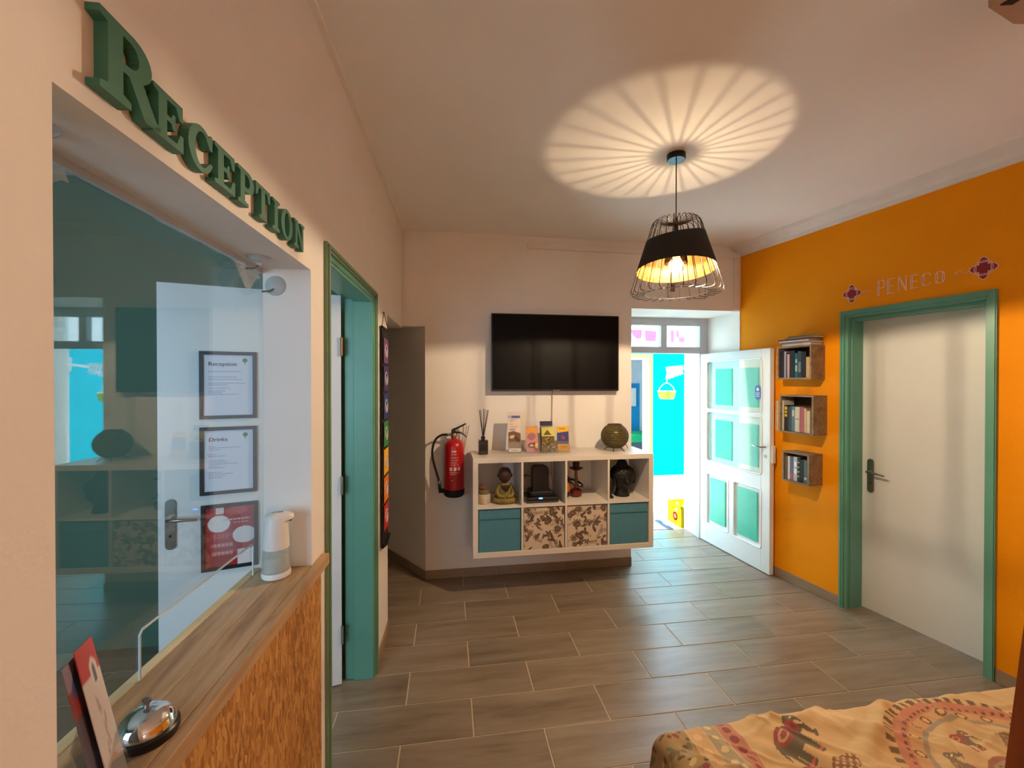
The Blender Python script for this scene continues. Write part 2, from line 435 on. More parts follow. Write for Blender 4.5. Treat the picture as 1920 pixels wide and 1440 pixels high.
# cornice over the orange wall
prof = [(0, 2.842), (-.018, 2.842), (-.024, 2.868), (-.052, 2.888), (-.10, 2.905), (-.112, 2.93), (0, 2.93)]
m = MB(); n = len(prof)
m.add([(u, d, z) for u in (-.08, 7.8) for d, z in prof], [tuple((i, (i + 1) % n, (i + 1) % n + n, i + n)) for i in range(n)] + [tuple(range(n)), tuple(range(n, 2 * n))[::-1]])
co = m.build('trim_1', pm('cornice_paint', (228, 222, 217), .7, var=.03)); R.put(co); tag(co, 'white moulded cornice above the orange wall', 'cornice', kind='structure')
m = MB().box(-4.1, 3.6, -.022, 0, 2.905, 2.93); o = m.build('trim_2', WHITE); L.put(o); tag(o, 'thin white ceiling trim along the left wall', 'trim', kind='structure')

# unseen reception window, added for the daylight on the open door leaf
w1 = thing('window_1', 'unseen white framed window added to daylight the reception room', 'window', W0, -2.7, -.66, .9, kind='structure')
m = MB()
for a in ((0, .05, 0, 1.4), (1.55, 1.6, 0, 1.4), (0, 1.6, 0, .05), (0, 1.6, 1.35, 1.4), (.775, .825, 0, 1.4)): m.box(a[0], a[1], -.02, .03, a[2], a[3])
m.build('window_frame', WGLOSS, w1)
MB().box(.05, .775, .0, .004, .05, 1.35).build('pane', GLASS, w1); MB().box(.825, 1.55, .0, .004, .05, 1.35).build('pane', GLASS, w1)

# ================================================================== DOORS
def lever_handle(parent, x, y, z, side=1, hgt=.24, plate_mat=STEEL):
    """back plate with rounded ends, lever pointing to +x*side, facing -y"""
    p = MB()
    w = .021; pts = [(x + w * math.cos(a), z + hgt / 2 - w + w * math.sin(a)) for a in np.linspace(0, PI, 9)] + [(x + w * math.cos(a), z - hgt / 2 + w + w * math.sin(a)) for a in np.linspace(PI, 2 * PI, 9)]
    p.prism([pts], y - .008, y)
    pl_ = p.build('handle_plate', plate_mat, parent)
    zz = z + .03
    MB().tube([(x, y - .006, zz), (x, y - .045, zz), (x + .012 * side, y - .055, zz), (x + .06 * side, y - .056, zz - .001), (x + .115 * side, y - .052, zz - .008)], [.009, .009, .009, .008, .006], 10).build('lever', STEEL, pl_)
    MB().lathe([(.0, 0), (.006, 0), (.006, .003), (0, .003)], 10, (x, y - .011, z - .055), 'y').build('keyhole', BLACKM, pl_)
    return pl_

# door_1: teal doorway in the left wall, white leaf swung into the reception room
d1 = thing('door_1', 'teal framed doorway in left wall with white leaf swung inward', 'door', L, 0, 0, 0, kind='structure')
m = MB()
m.prism([[(1.631, 0), (1.631, 2.18), (2.537, 2.18), (2.537, 0), (2.506, 0), (2.506, 2.15), (1.664, 2.15), (1.664, 0)]], -.012, 0)
m.prism([[(1.640, 0), (1.640, 2.171), (2.528, 2.171), (2.528, 0), (2.516, 0), (2.516, 2.16), (1.654, 2.16), (1.654, 0)]], -.018, -.012)
m.build('architrave', pm('olive_teal_trim', (116, 146, 116), .45, var=.05), d1)
m = MB()
for a in ((1.6625, 1.685, 0, 2.1515), (2.485, 2.5075, 0, 2.1515), (1.685, 2.485, 2.129, 2.1515)): m.box(a[0], a[1], -.004, .155, a[2], a[3], .002)
for a in ((1.685, 1.70, 0, 2.129), (2.470, 2.485, 0, 2.129), (1.70, 2.470, 2.114, 2.129)): m.box(a[0], a[1], .0, .105, a[2], a[3], .003)
m.build('door_frame', TEAL, d1)
la = L.w(2.2, .93); lb = L.w(2.44, .162)
D1 = Fr((la.x, la.y), math.atan2(lb.y - la.y, lb.x - la.x))
lw = (lb - la).length
leaf = MB().box(0, lw, 0, .038, .008, 2.14, .002).build('door_leaf', DOORW, d1)
def rel(o, parent, fr, u=0, d=0, z=0):
    """place o at frame coordinates while parented to an un-rotated child chain of `parent` (a Fr-placed thing)"""
    o.matrix_world = Matrix.Translation(fr.w(u, d, z)) @ Matrix.Rotation(fr.a, 4, 'Z')
    o.matrix_basis = (Matrix.Translation(parent.location) @ parent.rotation_euler.to_matrix().to_4x4()).inverted() @ o.matrix_world
rel(leaf, d1, D1)
lever_handle(leaf, .05, 0, .99, 1, .24)
for z in (.28, 1.10, 1.86):
    MB().box(lw - .004, lw + .002, -.004, .042, z - .05, z + .05).tube([(lw + .004, -.004, z - .05), (lw + .004, -.004, z + .05)], .006, 8).build('hinge', STEEL if z < 1.5 else pm('worn_brass', (150, 100, 60), .4, .7), leaf)

# door_2: white flush door in the orange wall with deep teal frame
d2 = thing('door_2', 'closed white flush door in deep teal frame on orange wall', 'door', R, 0, 0, 0, kind='structure')
m = MB()
m.prism([[(.838, 0), (.838, 2.183), (1.675, 2.183), (1.675, 0), (1.645, 0), (1.645, 2.152), (.868, 2.152), (.868, 0)]], -.014, 0)
m.prism([[(.843, 0), (.843, 2.178), (1.670, 2.178), (1.670, 0), (1.660, 0), (1.660, 2.168), (.853, 2.168), (.853, 0)]], -.019, -.014)
m.build('architrave', TEAL, d2)
m = MB()
for a in ((.866, .888, 0, 2.154), (1.625, 1.647, 0, 2.154), (.888, 1.625, 2.132, 2.154)): m.box(a[0], a[1], -.003, .20, a[2], a[3], .002)
for a in ((.888, .896, 0, 2.132), (1.617, 1.625, 0, 2.132), (.896, 1.617, 2.112, 2.132)): m.box(a[0], a[1], .03, .145, a[2], a[3], .002)
m.build('door_frame', TEAL, d2)
lf = MB().box(.89, 1.623, .146, .186, .006, 2.13, .002).build('door_leaf', DOORW, d2)
lever_handle(lf, .952, .146, .985, 1, .245)

# door_3: entrance frame with transom, glazed leaf opened into the room
d3 = thing('door_3', 'white entrance door with teal panels standing open beside orange wall', 'door', W0, 2.2, 4.215, 0, kind='structure')
FRM = pm('entrance_frame_paint', (196, 194, 200), .45, var=.03)
m = MB()
m.box(-.567, -.40, -.035, .035, 0, 2.33, .003); m.box(.425, .515, -.035, .035, 0, 2.33, .003)
m.box(-.40, .425, -.035, .035, 2.252, 2.33, .003); m.box(-.40, .425, -.035, .035, 1.962, 2.03, .003)
m.build('door_frame', FRM, d3)
MB().box(-.01, .055, -.03, .03, 2.03, 2.252, .003).build('transom_bar', FRM, d3)
for a, b in ((-.40, -.01), (.055, .425)): MB().box(a, b, -.003, .003, 2.03, 2.252).build('transom_pane', GLASS, d3)
h3 = Vector((2.632, 4.19, 0)); f3 = Vector((2.712, 3.284, 0)); dv = f3 - h3; W3 = dv.length
E3 = Fr((h3.x, h3.y), math.atan2(dv.y, dv.x))
CREAM = pm('cream_board', (226, 222, 204), .5, var=.03)
MINT = pm('teal_panel_paint', (66, 196, 166), .4, var=.04)
GREENP = pm('green_panel_paint', (104, 188, 138), .4, var=.04)
m = MB()
H3 = 1.955
m.box(0, .118, 0, .042, .006, H3, .003); m.box(.815, W3, 0, .042, .006, H3, .003)
m.box(.118, .815, 0, .042, 1.868, H3, .003); m.box(.118, .815, .0, .042, 1.355, 1.388, .003); m.box(.118, .815, 0, .042, .715, .855, .003); m.box(.118, .815, 0, .042, .006, .205, .003)
m.box(.42, .495, 0, .042, .205, .715, .003)
l3 = m.build('door_leaf', WGLOSS, d3); rel(l3, d3, E3)
# beaded mouldings round panes and panels
def bead(name, x0, x1, z0, z1, y, w, mat, par, r=.02):
    cs = []
    for cx, cz, a0 in ((x1 - r, z1 - r, 0), (x0 + r, z1 - r, PI / 2), (x0 + r, z0 + r, PI), (x1 - r, z0 + r, 3 * PI / 2)):
        cs += [(cx + r * math.cos(a0 + t), y, cz + r * math.sin(a0 + t)) for t in (0, PI / 4, PI / 2)]
    return MB().tube(cs, w, 6, True).build(name, mat, par)
for z0, z1 in ((1.388, 1.868), (.855, 1.355)):
    bead('glazing_bead', .112, .822, z0 - .006, z1 + .006, .0, .007, WGLOSS, l3, .03)
    MB().box(.118, .815, .008, .012, z0, z1).build('pane', GLASS, l3)
    MB().box(.118, .815, .034, .041, z0, z1).build('shutter_board', CREAM, l3)
    for x0, x1, mt in ((.205, .435, GREENP), (.535, .755, MINT)):
        MB().box(x0, x1, .026, .034, z0 + .045, z1 - .075, .002).build('shutter_panel', mt, l3)
for x0, x1 in ((.118, .42), (.495, .815)):
    MB().box(x0, x1, .018, .036, .205, .715).build('panel_recess', WGLOSS, l3)
    bead('panel_bead', x0 - .004, x1 + .004, .20, .72, .002, .007, WGLOSS, l3, .02)
    MB().box(x0 + .035, x1 - .05, .006, .018, .24, .68, .003).build('raised_panel', MINT, l3)
m = MB().tube([(.862, .0, 1.10), (.862, -.04, 1.10), (.85, -.048, 1.10), (.79, -.05, 1.104), (.765, -.046, 1.108)], [.008, .008, .007, .006, .005], 8)
m.build('lever', STEEL, l3)
MB().lathe([(0, 0), (.014, 0), (.014, .004), (0, .004)], 14, (.862, -.004, 1.02), 'y').build('lock_cylinder', STEEL, l3)
MB().box(W3, W3 + .02, .012, .04, .97, 1.12, .002).build('rim_lock', WHITEP, l3)
NAVY = pm('blue_sticker', (66, 84, 150), .4, var=.04)
pts = [(.77 + .03 * math.cos(a), 1.605 + .03 * math.sin(a)) for a in np.linspace(0, PI, 9)] + [(.77 + .03 * math.cos(a), 1.535 + .03 * math.sin(a)) for a in np.linspace(PI, 2 * PI, 9)]
stk = MB().prism([pts], .0045, .0078).build('door_sticker', NAVY, l3)
m = MB().lathe([(0, 0), (.016, 0), (.016, .0006), (0, .0006)], 14, (.77, .0038, 1.598), 'y')
for z in (1.563, 1.548, 1.533): m.box(.748, .792, .0038, .0044, z, z + .007)
m.build('sticker_print', pm('pale_blue_print', (196, 206, 234), .5), stk)
for z in (.3, 1.0, 1.65): MB().tube([(-.006, -.002, z - .05), (-.006, -.002, z + .05)], .007, 8).build('hinge', WGLOSS, l3)

# ================================================================== RECEPTION HATCH
lg = thing('wooden_ledge', 'oak plank counter ledge in the sill of the reception hatch', 'ledge', L, 0, 0, 1.026)
for a, b in ((-.026, -.0008), (.0, .075), (.0755, .158)):
    hi = 1.6 if a < 0 else 1.4965
    MB().box(.45 if a < 0 else .6025, hi, a, b, -.004 if a < 0 else .0025, .034, .002).build('plank', LEDGE, lg)
MB().box(.6025, 1.4965, .1585, .182, .0025, .036, .002).build('batten', PINE, lg)
ob = MB().box(.58, 1.545, -.014, -.001, .002, 1.02).build('osb_panel', OSB); L.put(ob)
tag(ob, 'golden oriented strand board cladding below the oak hatch ledge', 'panel')

# clear screen with a pass-through slot
PY = .152
sc_ = thing('acrylic_screen', 'clear acrylic screen with cut-out slot filling the reception hatch', 'screen', L, 0, 0, 0)
m = MB().prism([[(.6, 1.063), (.962, 1.063), (.962, 1.155), (.970, 1.163), (1.425, 1.163), (1.433, 1.155), (1.433, 1.063), (1.52, 1.063), (1.52, 2.02), (.6, 2.02)]], PY, PY + .005)
m.build('clear_sheet', ACRYL, sc_)
EDGE = pm('frosted_acrylic_edge', (206, 222, 226), .3, var=.02)
MB().tube([(.962, PY + .0025, 1.064), (.962, PY + .0025, 1.155), (.970, PY + .0025, 1.163), (1.425, PY + .0025, 1.163), (1.433, PY + .0025, 1.155), (1.433, PY + .0025, 1.064)], .0026, 6).build('polished_edge', EDGE, sc_)
MB().box(.602, 1.497, PY - .002, PY + .007, 2.024, 2.0399).build('top_rail', pm('grey_white_rail', (190, 196, 200), .4), sc_)
SUC = glass_mat('clear_suction_vinyl', (.86, .9, .92), 1.45, .12, .25)
for (u, d, z, rx) in ((.70, .115, 2.026, 0), (1.36, .10, 2.026, 0), (1.485, .11, 1.985, 1)):
    c = MB().lathe([(0, .010), (.006, .010), (.008, .004), (.02, -.001), (.033, -.0105), (.034, -.0125), (.02, -.004), (0, -.002)], 18)
    o = c.build('suction_cup', SUC, sc_); o.location = (u, d, z)
    o.rotation_euler = (PI, 0, 0) if rx == 0 else (0, -PI / 2, 0)
    hk = MB().tube([(u, d, z - .012), (u, d + .012, z - .02), (u, PY - .004, z - .022)], .0028, 6).build('hook', STEEL, sc_)
for (u, w_) in ((.67, .10), (1.30, .11)):
    us = np.linspace(0, 1, 9); vs3 = np.linspace(0, 1, 6)
    P = [(u + w_ * a, PY - .012 - .018 * math.sin(a * 7) * (1 - b) - .02 * b, 2.012 - (.05 + .025 * math.sin(a * 5)) * b) for b in vs3 for a in us]
    F_ = [(j * 9 + i, j * 9 + i + 1, (j + 1) * 9 + i + 1, (j + 1) * 9 + i) for j in range(5) for i in range(8)]
    MB().add(P, F_, True).build('cling_film', SUC, sc_)

# service bell
bl = thing('service_bell', 'chrome counter bell on black base at near end of ledge', 'bell', L, .815, .042, 1.0605)
MB().lathe([(0, 0), (.044, 0), (.046, .004), (.046, .014), (.043, .017), (0, .017)], 32).build('base', BLACKP, bl)
pr_ = [(.042, .0175)] + [(.042 * math.cos(t), .02 + .03 * math.sin(t)) for t in np.linspace(0, 1.35, 9)] + [(0.0, .05)]
MB().lathe(pr_, 36, cap=False).build('dome', CHROME, bl)
MB().lathe([(0, .05), (.004, .05), (.004, .057), (.0065, .058), (.0065, .064), (.004, .066), (0, .066)], 14).build('button', STEEL, bl)

# soap dispenser
sdp = thing('soap_dispenser', 'white automatic soap dispenser with clear tank at far end of ledge', 'dispenser', L, 1.425, .082, 1.0605, rz=-1.15); sdp.scale = (1, 1, 1.2)
MB().lathe([(0, 0), (.036, 0), (.041, .004), (.042, .012), (.041, .017), (0, .017)], 28).build('base', WHITEP, sdp)
MB().lathe([(.0405, .017), (.0395, .05), (.037, .076), (.034, .076), (.0365, .05), (.0375, .02), (.0, .0195)], 28, cap=False).build('tank', glass_mat('clear_tank', (.88, .90, .86), 1.4, .05, .22), sdp)
MB().lathe([(.0, .021), (.036, .021), (.035, .055), (.0, .055)], 24).build('liquid_soap', glass_mat('soap_liquid', (.86, .87, .80), 1.33, .1, .3), sdp)
MB().lathe([(.0, .0765), (.0378, .0765), (.0365, .10), (.034, .13), (.0325, .15), (.031, .156), (0, .158)], 28).build('body', WHITEP, sdp)
m = MB()
sec = [(-.032, .012, .146, .160), (-.022, .026, .142, .166), (.0, .031, .142, .168), (.022, .027, .144, .166), (.042, .019, .146, .162), (.05, .011, .148, .158)]
vs_ = []
for x, w_, z0, z1 in sec: vs_ += [(x, -w_, z0 + .003), (x, -w_ * .9, z1 - .004), (x, -w_ * .5, z1), (x, w_ * .5, z1), (x, w_ * .9, z1 - .004), (x, w_, z0 + .003), (x, w_ * .6, z0), (x, -w_ * .6, z0)]
fs = [(i * 8 + k, i * 8 + (k + 1) % 8, (i + 1) * 8 + (k + 1) % 8, (i + 1) * 8 + k) for i in range(5) for k in range(8)] + [tuple(range(8))[::-1], tuple(40 + k for k in range(8))]
hd = m.add(vs_, fs, True).build('spout_head', WHITEP, sdp); 
MB().lathe([(0, .0), (.004, 0), (.005, .006), (0, .006)], 12, (.04, 0, .141)).build('nozzle', BLACKP, sdp)
m = MB().box(-.012, .02, -.006, -.003, .1675, .1685).box(-.006, .024, .004, .007, .1675, .1682)
m.build('lid_print', pm('grey_print', (150, 152, 160), .5), sdp)

# leaflets in a clear holder (near left corner of the ledge)
hw = .10; TLT = math.radians(13)
lq = L.w(.742, .022); ed = Vector((.86, .52, 0))
lo = L.w(.742 - hw * .856, .022 - hw * .517)
HF = Fr((lo.x, lo.y), math.atan2(lq.y - lo.y, lq.x - lo.x))
bh = thing('brochure_holder', 'clear acrylic leaflet holder beside the counter bell', 'holder', HF, 0, 0, 1.0655)
m = MB().box(-.006, hw + .006, .016, .018, .004, .13).box(-.006, hw + .006, -.006, -.004, .004, .07).box(-.006, hw + .006, -.006, .018, .002, .004)
hb = m.build('clear_pocket', ACRYLH, bh); hb.rotation_euler = (-TLT, 0, 0)
def leaf_red(U, V):
    A = np.zeros(U.shape + (3,)); A[...] = (226, 214, 210)
    paint(A, V > .162, (200, 58, 40)); paint(A, ell(U, V, hw * .66, .163, .022, .022), (230, 220, 214)); paint(A, ell(U, V, hw * .66, .163, .010, .014), (112, 102, 112))
    for cx, cy, rx, ry, r in ((.045, .12, .006, .016, .3), (.06, .095, .005, .014, -.5), (.052, .075, .004, .02, .2), (.04, .06, .004, .012, -.2)): paint(A, ell(U, V, cx, cy, rx, ry, r), (186, 168, 160))
    return A
def slump(o, x, y, z, tilt, roll):
    o.matrix_world = Matrix.Translation(HF.w(x, y, z)) @ Matrix.Rotation(HF.a, 4, 'Z') @ Matrix.Rotation(-tilt, 4, 'X') @ Matrix.Rotation(roll, 4, 'Y')
    return o
ll = print_grid('leaflet', hw, .21, 26, 48, leaf_red, PRINT, None, 0, 0, 0, .0012)
slump(ll, 0, .004, 1.0945, TLT, math.radians(14)); tag(ll, 'white leaflet with red top band standing in the clear holder', 'leaflet')
def leaf_dark(U, V):
    A = np.zeros(U.shape + (3,)); A[...] = (92, 78, 88)
    paint(A, (V > .14) & (V < .178), (146, 42, 38)); paint(A, V >= .178, (150, 132, 150)); paint(A, ell(U, V, .06, .19, .05, .016, .5), (74, 72, 120))
    return A
l2 = print_grid('leaflet', hw, .21, 26, 48, leaf_dark, PRINT, None, 0, 0, 0, .0012)
slump(l2, -.03, .0105, 1.0905, TLT, math.radians(13)); tag(l2, 'dark grey purple leaflet behind the red banded one', 'leaflet')

# ---------------------------------------------------------------- RECEPTION letters
def arc(cx, cy, rx, ry, a0, a1, n=10):
    return [(cx + rx * math.cos(math.radians(a0 + (a1 - a0) * t / n)), cy + ry * math.sin(math.radians(a0 + (a1 - a0) * t / n))) for t in range(n + 1)]
GL = {
 'I': ([(0, 0), (.5, 0), (.5, .09), (.36, .13), (.36, .87), (.5, .91), (.5, 1), (0, 1), (0, .91), (.14, .87), (.14, .13), (0, .09)],),
 'T': ([(.2, 0), (.66, 0), (.66, .09), (.54, .13), (.54, .88), (.68, .88), (.77, .64), (.86, .64), (.86, 1), (0, 1), (0, .64), (.09, .64), (.18, .88), (.32, .88), (.32, .13), (.2, .09)],),
 'E': ([(0, 0), (.8, 0), (.8, .36), (.71, .36), (.61, .12), (.34, .12), (.34, .45), (.46, .45), (.5, .34), (.57, .34), (.57, .67), (.5, .67), (.46, .56), (.34, .56), (.34, .88), (.59, .88), (.69, .66), (.78, .66), (.78, 1), (0, 1), (0, .91), (.12, .87), (.12, .13), (0, .09)],),
 'N': ([(0, 0), (.42, 0), (.42, .09), (.29, .13), (.29, .66), (.75, 0), (.9, 0), (.9, .87), (1, .91), (1, 1), (.6, 1), (.6, .91), (.74, .87), (.74, .38), (.35, 1), (0, 1), (0, .91), (.12, .87), (.12, .13), (0, .09)],),
 'P': ([(0, 0), (.52, 0), (.52, .09), (.34, .13), (.34, .4)] + arc(.5, .7, .32, .3, -90, 90) + [(0, 1), (0, .91), (.12, .87), (.12, .13), (0, .09)], [(.34, .52)] + arc(.44, .7, .16, .18, -90, 90) + [(.34, .88)]),
 'R': ([(0, 0), (.48, 0), (.48, .09), (.35, .13), (.35, .43), (.45, .43), (.72, 0), (1.02, 0), (1.02, .09), (.93, .12), (.69, .48)] + arc(.52, .73, .33, .27, -45, 90) + [(0, 1), (0, .91), (.12, .87), (.12, .13), (0, .09)], [(.35, .55)] + arc(.46, .72, .16, .17, -90, 90) + [(.35, .89)]),
 'O': (arc(.44, .5, .44, .53, 0, 360, 28)[:-1], arc(.44, .5, .20, .41, 0, 360, 24)[:-1]),
 'C': (arc(.46, .5, .46, .53, 55, 305, 22) + [(.86, .03), (.86, .36), (.78, .36)] + arc(.5, .5, .27, .41, 300, 60, 18) + [(.76, .62), (.85, .62), (.85, .97), (.76, .97)],),
}
GL['C'] = ([(.84, .64), (.84, 1.0), (.77, 1.0), (.72, .93)] + arc(.44, .5, .44, .53, 68, 312, 22) + [(.86, .30), (.78, .33)] + arc(.48, .5, .25, .41, 318, 62, 18) + [(.74, .64)],)
GRN = pm('green_painted_wood', (56, 116, 96), .5, var=.07, scale=20, bump=.1, bscale=60)
spec = [('R', .648, .764, 2.068, 2.178, 'tall green capital letter R that begins the sign'), ('E', .748, .820, 2.066, 2.144, 'green letter E between the tall R and the C'),
        ('C', .833, .908, 2.064, 2.143, 'green letter C, third of the sign letters'), ('E', .914, .989, 2.064, 2.143, 'green letter E between the C and the P'),
        ('P', 1.001, 1.072, 2.064, 2.143, 'green letter P between the second E and the T'), ('T', 1.081, 1.155, 2.064, 2.143, 'green letter T between the P and the I'),
        ('I', 1.169, 1.212, 2.064, 2.143, 'green letter I between the T and the O'), ('O', 1.222, 1.298, 2.064, 2.143, 'green letter O between the I and the N'), ('N', 1.310, 1.388, 2.064, 2.143, 'green letter N that ends the sign nearest the doorway')]
for ch, u0, u1, z0, z1, lab in spec:
    lp = GL[ch]; mxw = max(p[0] for p in lp[0]); sx = (u1 - u0) / mxw; sz = (z1 - z0)
    loops = [[(p[0] * sx, p[1] * sz) for p in l_] for l_ in lp]
    o = MB().prism(loops, -.0185, -.0005).build('wooden_letter', GRN); L.put(o, u0, 0, z0)
    tag(o, lab + ' above the reception hatch', 'letter', 'green letters above the hatch')

# ---------------------------------------------------------------- framed notices on the open leaf
PAPER = pm('notice_paper', (214, 220, 236), .6, var=.01)
INK = pm('dark_ink', (60, 56, 80), .7)
INKL = pm('grey_ink', (150, 154, 178), .7)
FRB = pm('black_frame', (24, 23, 28), .4)
def text_mesh(body, size, name, mat, parent, loc, bold=.0, sx=1.0):
    cu = bpy.data.curves.new(name, 'FONT'); cu.body = body; cu.size = size; cu.extrude = .0003; cu.offset = 0.0
    t = bpy.data.objects.new(name, cu); COL.objects.link(t)
    dg = bpy.context.evaluated_depsgraph_get(); me = bpy.data.meshes.new_from_object(t.evaluated_get(dg))
    bpy.data.objects.remove(t, do_unlink=True)
    me.transform(Matrix.Rotation(PI / 2, 4, 'X') @ Matrix.Scale(sx, 4, (1, 0, 0)))
    me.materials.clear()
    return link(name, me, mat, parent, loc)
def notice(u, z, w, h, label):
    t = thing('framed_notice', label, 'notice', D1, u, -.0125, z, group='framed notices on the open white door')
    MB().prism([[(0, 0), (w, 0), (w, h), (0, h)], [(.017, .017), (w - .017, .017), (w - .017, h - .017), (.017, h - .017)]], 0, .012).build('frame', FRB, t)
    return t
random.seed(4)
def lines(t, rows, x0, name='text_lines'):
    m = MB()
    for z, w_, hh in rows:
        x = x0; e = x0 + w_
        while x < e - .004:
            k = random.uniform(.006, .02); m.box(x, min(x + k, e), .0058, .0064, z, z + hh); x += k + .0022
    return m.build(name, INKL, t)
TREE = pm('green_tree_print', (92, 140, 92), .6)
for title, z, rows in (('Reception', 1.486, [(.232, .135, .003), (.205, .12, .0028), (.193, .14, .0028), (.174, .155, .0028), (.166, .08, .0028), (.150, .09, .0026), (.136, .07, .0028), (.128, .06, .0028), (.119, .125, .0028)]),
                       ('Drinks', 1.114, [(.236, .025, .0028), (.228, .135, .0028), (.219, .045, .0028), (.196, .03, .0026), (.187, .07, .0028), (.166, .07, .0028), (.157, .08, .0028), (.148, .12, .0028), (.139, .04, .0028), (.130, .07, .0028), (.108, .055, .0028), (.099, .1, .0028), (.090, .07, .0028), (.081, .06, .0028)])):
    lab = 'black framed notice headed Reception, top of three on the white door' if title == 'Reception' else 'black framed drinks list, middle of three on the white door'
    t = notice(.166, z, .2405, .332, lab)
    MB().box(.015, .2255, .0066, .0115, .015, .317).build('paper', PAPER, t)
    text_mesh(title, .026, 'heading', INK, t, (.036, .0062, .262), 0, 1.12); text_mesh(title, .026, 'heading', INK, t, (.0367, .0062, .2622), 0, 1.12)
    lines(t, rows, .037)
    m = MB().lathe([(0, 0), (.011, 0), (.011, .0005), (0, .0005)], 14, (.19, .0058, .29), 'y').box(.1885, .1915, .0058, .0063, .268, .284)
    m.build('tree_logo', TREE, t)
def poster(U, V):
    A = np.zeros(U.shape + (3,)); A[...] = (168, 40, 48)
    paint(A, (U > .045) & (U < .08) & (V > .26), (228, 214, 214)); paint(A, ell(U, V, .13, .27, .05, .02, .1), (188, 84, 92))
    paint(A, ell(U, V, .058, .212, .046, .042), (232, 226, 228)); paint(A, ell(U, V, .165, .148, .05, .042), (230, 224, 226))
    paint(A, (U > .135) & (V < .075) & (U < .205), (226, 216, 218)); 
    for v, u0, u1, c in ((.228, .075, .19, (222, 190, 190)), (.212, .12, .185, (206, 150, 150)), (.162, .035, .11, (192, 90, 94)), (.152, .035, .11, (192, 90, 94)), (.142, .035, .1, (192, 90, 94)), (.10, .03, .12, (210, 140, 142)), (.06, .03, .12, (210, 140, 142))):
        paint(A, (V > v - .0035) & (V < v + (.012 if v < .11 else .004)) & (U > u0) & (U < u1) & ((np.floor(U * 300) % 5) > 0), c)
    return A
t = notice(.170, .740, .2405, .325, 'black framed red poster with white circles, lowest on the white door')
print_grid('poster', .2105, .295, 64, 88, poster, PRINTG, t, .0066, .015, .015, .004)

# ================================================================== LEFT WALL: hanging banner
bn = thing('wall_banner', 'long narrow black banner with rainbow panels hanging by the teal doorway', 'banner', L, 2.66, -.004, .66)
CLB = pm('black_cloth', (30, 22, 24), .9, var=.1, bump=.2, bscale=400)
m = MB(); nz_ = 28; P = []; 
for j in range(nz_ + 1):
    z = .02 + (1.33 - .02) * j / nz_
    for i in range(5): P.append((.21 * i / 4, -.010 - .003 * math.sin(j * .7 + i), z - (.028 * (1 - abs(i - 2) / 2) if j == 0 else 0)))
m.add(P, [(j * 5 + i, j * 5 + i + 1, (j + 1) * 5 + i + 1, (j + 1) * 5 + i) for j in range(nz_) for i in range(4)], True).build('cloth', CLB, bn)
cols = [(196, 40, 34), (226, 120, 26), (236, 176, 30), (48, 128, 62), (40, 56, 118), (62, 46, 104), (104, 70, 118)]
SYM = pm('pale_symbol_print', (206, 200, 210), .8)
for k, c in enumerate(cols):
    z0 = .09 + k * .172
    pn = MB().box(.03, .18, -.0185, -.0155, z0, z0 + .155, .001).build('colour_panel', pm('banner_panel_%d' % k, c, .85, var=.08, bump=.2, bscale=400), bn)
    sy = []
    q = MB().tube([(.105 + .04 * math.cos(a), -.0195, z0 + .078 + .04 * math.sin(a)) for a in np.linspace(0, 2 * PI, 17)[:-1]], .003, 5, True)
    q.tube([(.075, -.0195, z0 + .09), (.105, -.0195, z0 + .05), (.135, -.0195, z0 + .09)], .0028, 5).build('symbol', SYM, pn)
MB().tube([(-.012, -.012, 1.338), (.222, -.012, 1.338)], .009, 10).build('top_rod', BLACKM, bn)
MB().tube([(-.006, -.014, .012), (.105, -.016, -.012), (.216, -.014, .012)], .011, 10).build('bottom_rod', BLACKM, bn)
MB().tube([(0, -.012, 1.345), (.095, -.006, 1.44), (.21, -.012, 1.345)], .0022, 6).build('cord', pm('brown_cord', (60, 40, 30), .9), bn)
MB().tube([(.095, .004, 1.44), (.095, -.012, 1.442)], .003, 6).build('nail', STEEL, bn)

# ================================================================== BACK WALL
tv = thing('television', 'large flat black television mounted on the back wall above shelf unit', 'television', B, .352, 0, 1.585)
MB().box(0, 1.13, -.075, -.045, 0, .66, .004).build('housing', BLACKP, tv)
SCR = pm('tv_screen_glass', (9, 7, 8), .45, var=.1, spec=.12)
MB().box(.009, 1.121, -.0765, -.074, .016, .651).build('screen', SCR, tv)
MB().box(.3, .83, -.045, -.002, .15, .5, .004).build('wall_mount', BLACKM, tv)
MB().box(.535, .595, -.0775, -.0755, .005, .011).build('badge', STEEL, tv)
cb = MB().tube([(.895, -.012, 1.60), (.893, -.008, 1.45), (.889, -.007, 1.2), (.887, -.007, .85)], .0045, 8).build('television_cable', pm('grey_beige_cable', (176, 156, 138), .6)); B.put(cb)
tag(cb, 'thin pale cable running down the wall below the television', 'cable')
# trunking and cover plate
tk = MB().box(.67, 2.70, -.022, -.0005, 2.822, 2.872, .003).build('cable_trunking', TRUNK); B.put(tk)
tag(tk, 'long white horizontal cable trunking under the ceiling of back wall', 'trunking')
tk = MB().box(2.645, 2.70, -.02, -.0005, 2.336, 2.82, .003).build('cable_trunking', TRUNK); B.put(tk)
tag(tk, 'short white vertical trunking in the corner above the entrance', 'trunking')
cp = thing('wall_plate', 'clear cover plate on the wall behind the pendant lamp', 'cover plate', B, 1.975, 0, 2.43)
MB().box(0, .385, -.008, -.0005, 0, .14, .003).build('plate', TRUNK, cp)
MB().prism([[(0.004, .004), (.381, .004), (.381, .136), (.004, .136)], [(.009, .009), (.376, .009), (.376, .131), (.009, .131)]], -.0095, -.008).build('rim', pm('brown_grey_rim', (110, 86, 70), .6), cp)
MB().box(.02, .075, -.0095, -.008, .06, .13).build('label_block', pm('mauve_label', (140, 100, 104), .6), cp)

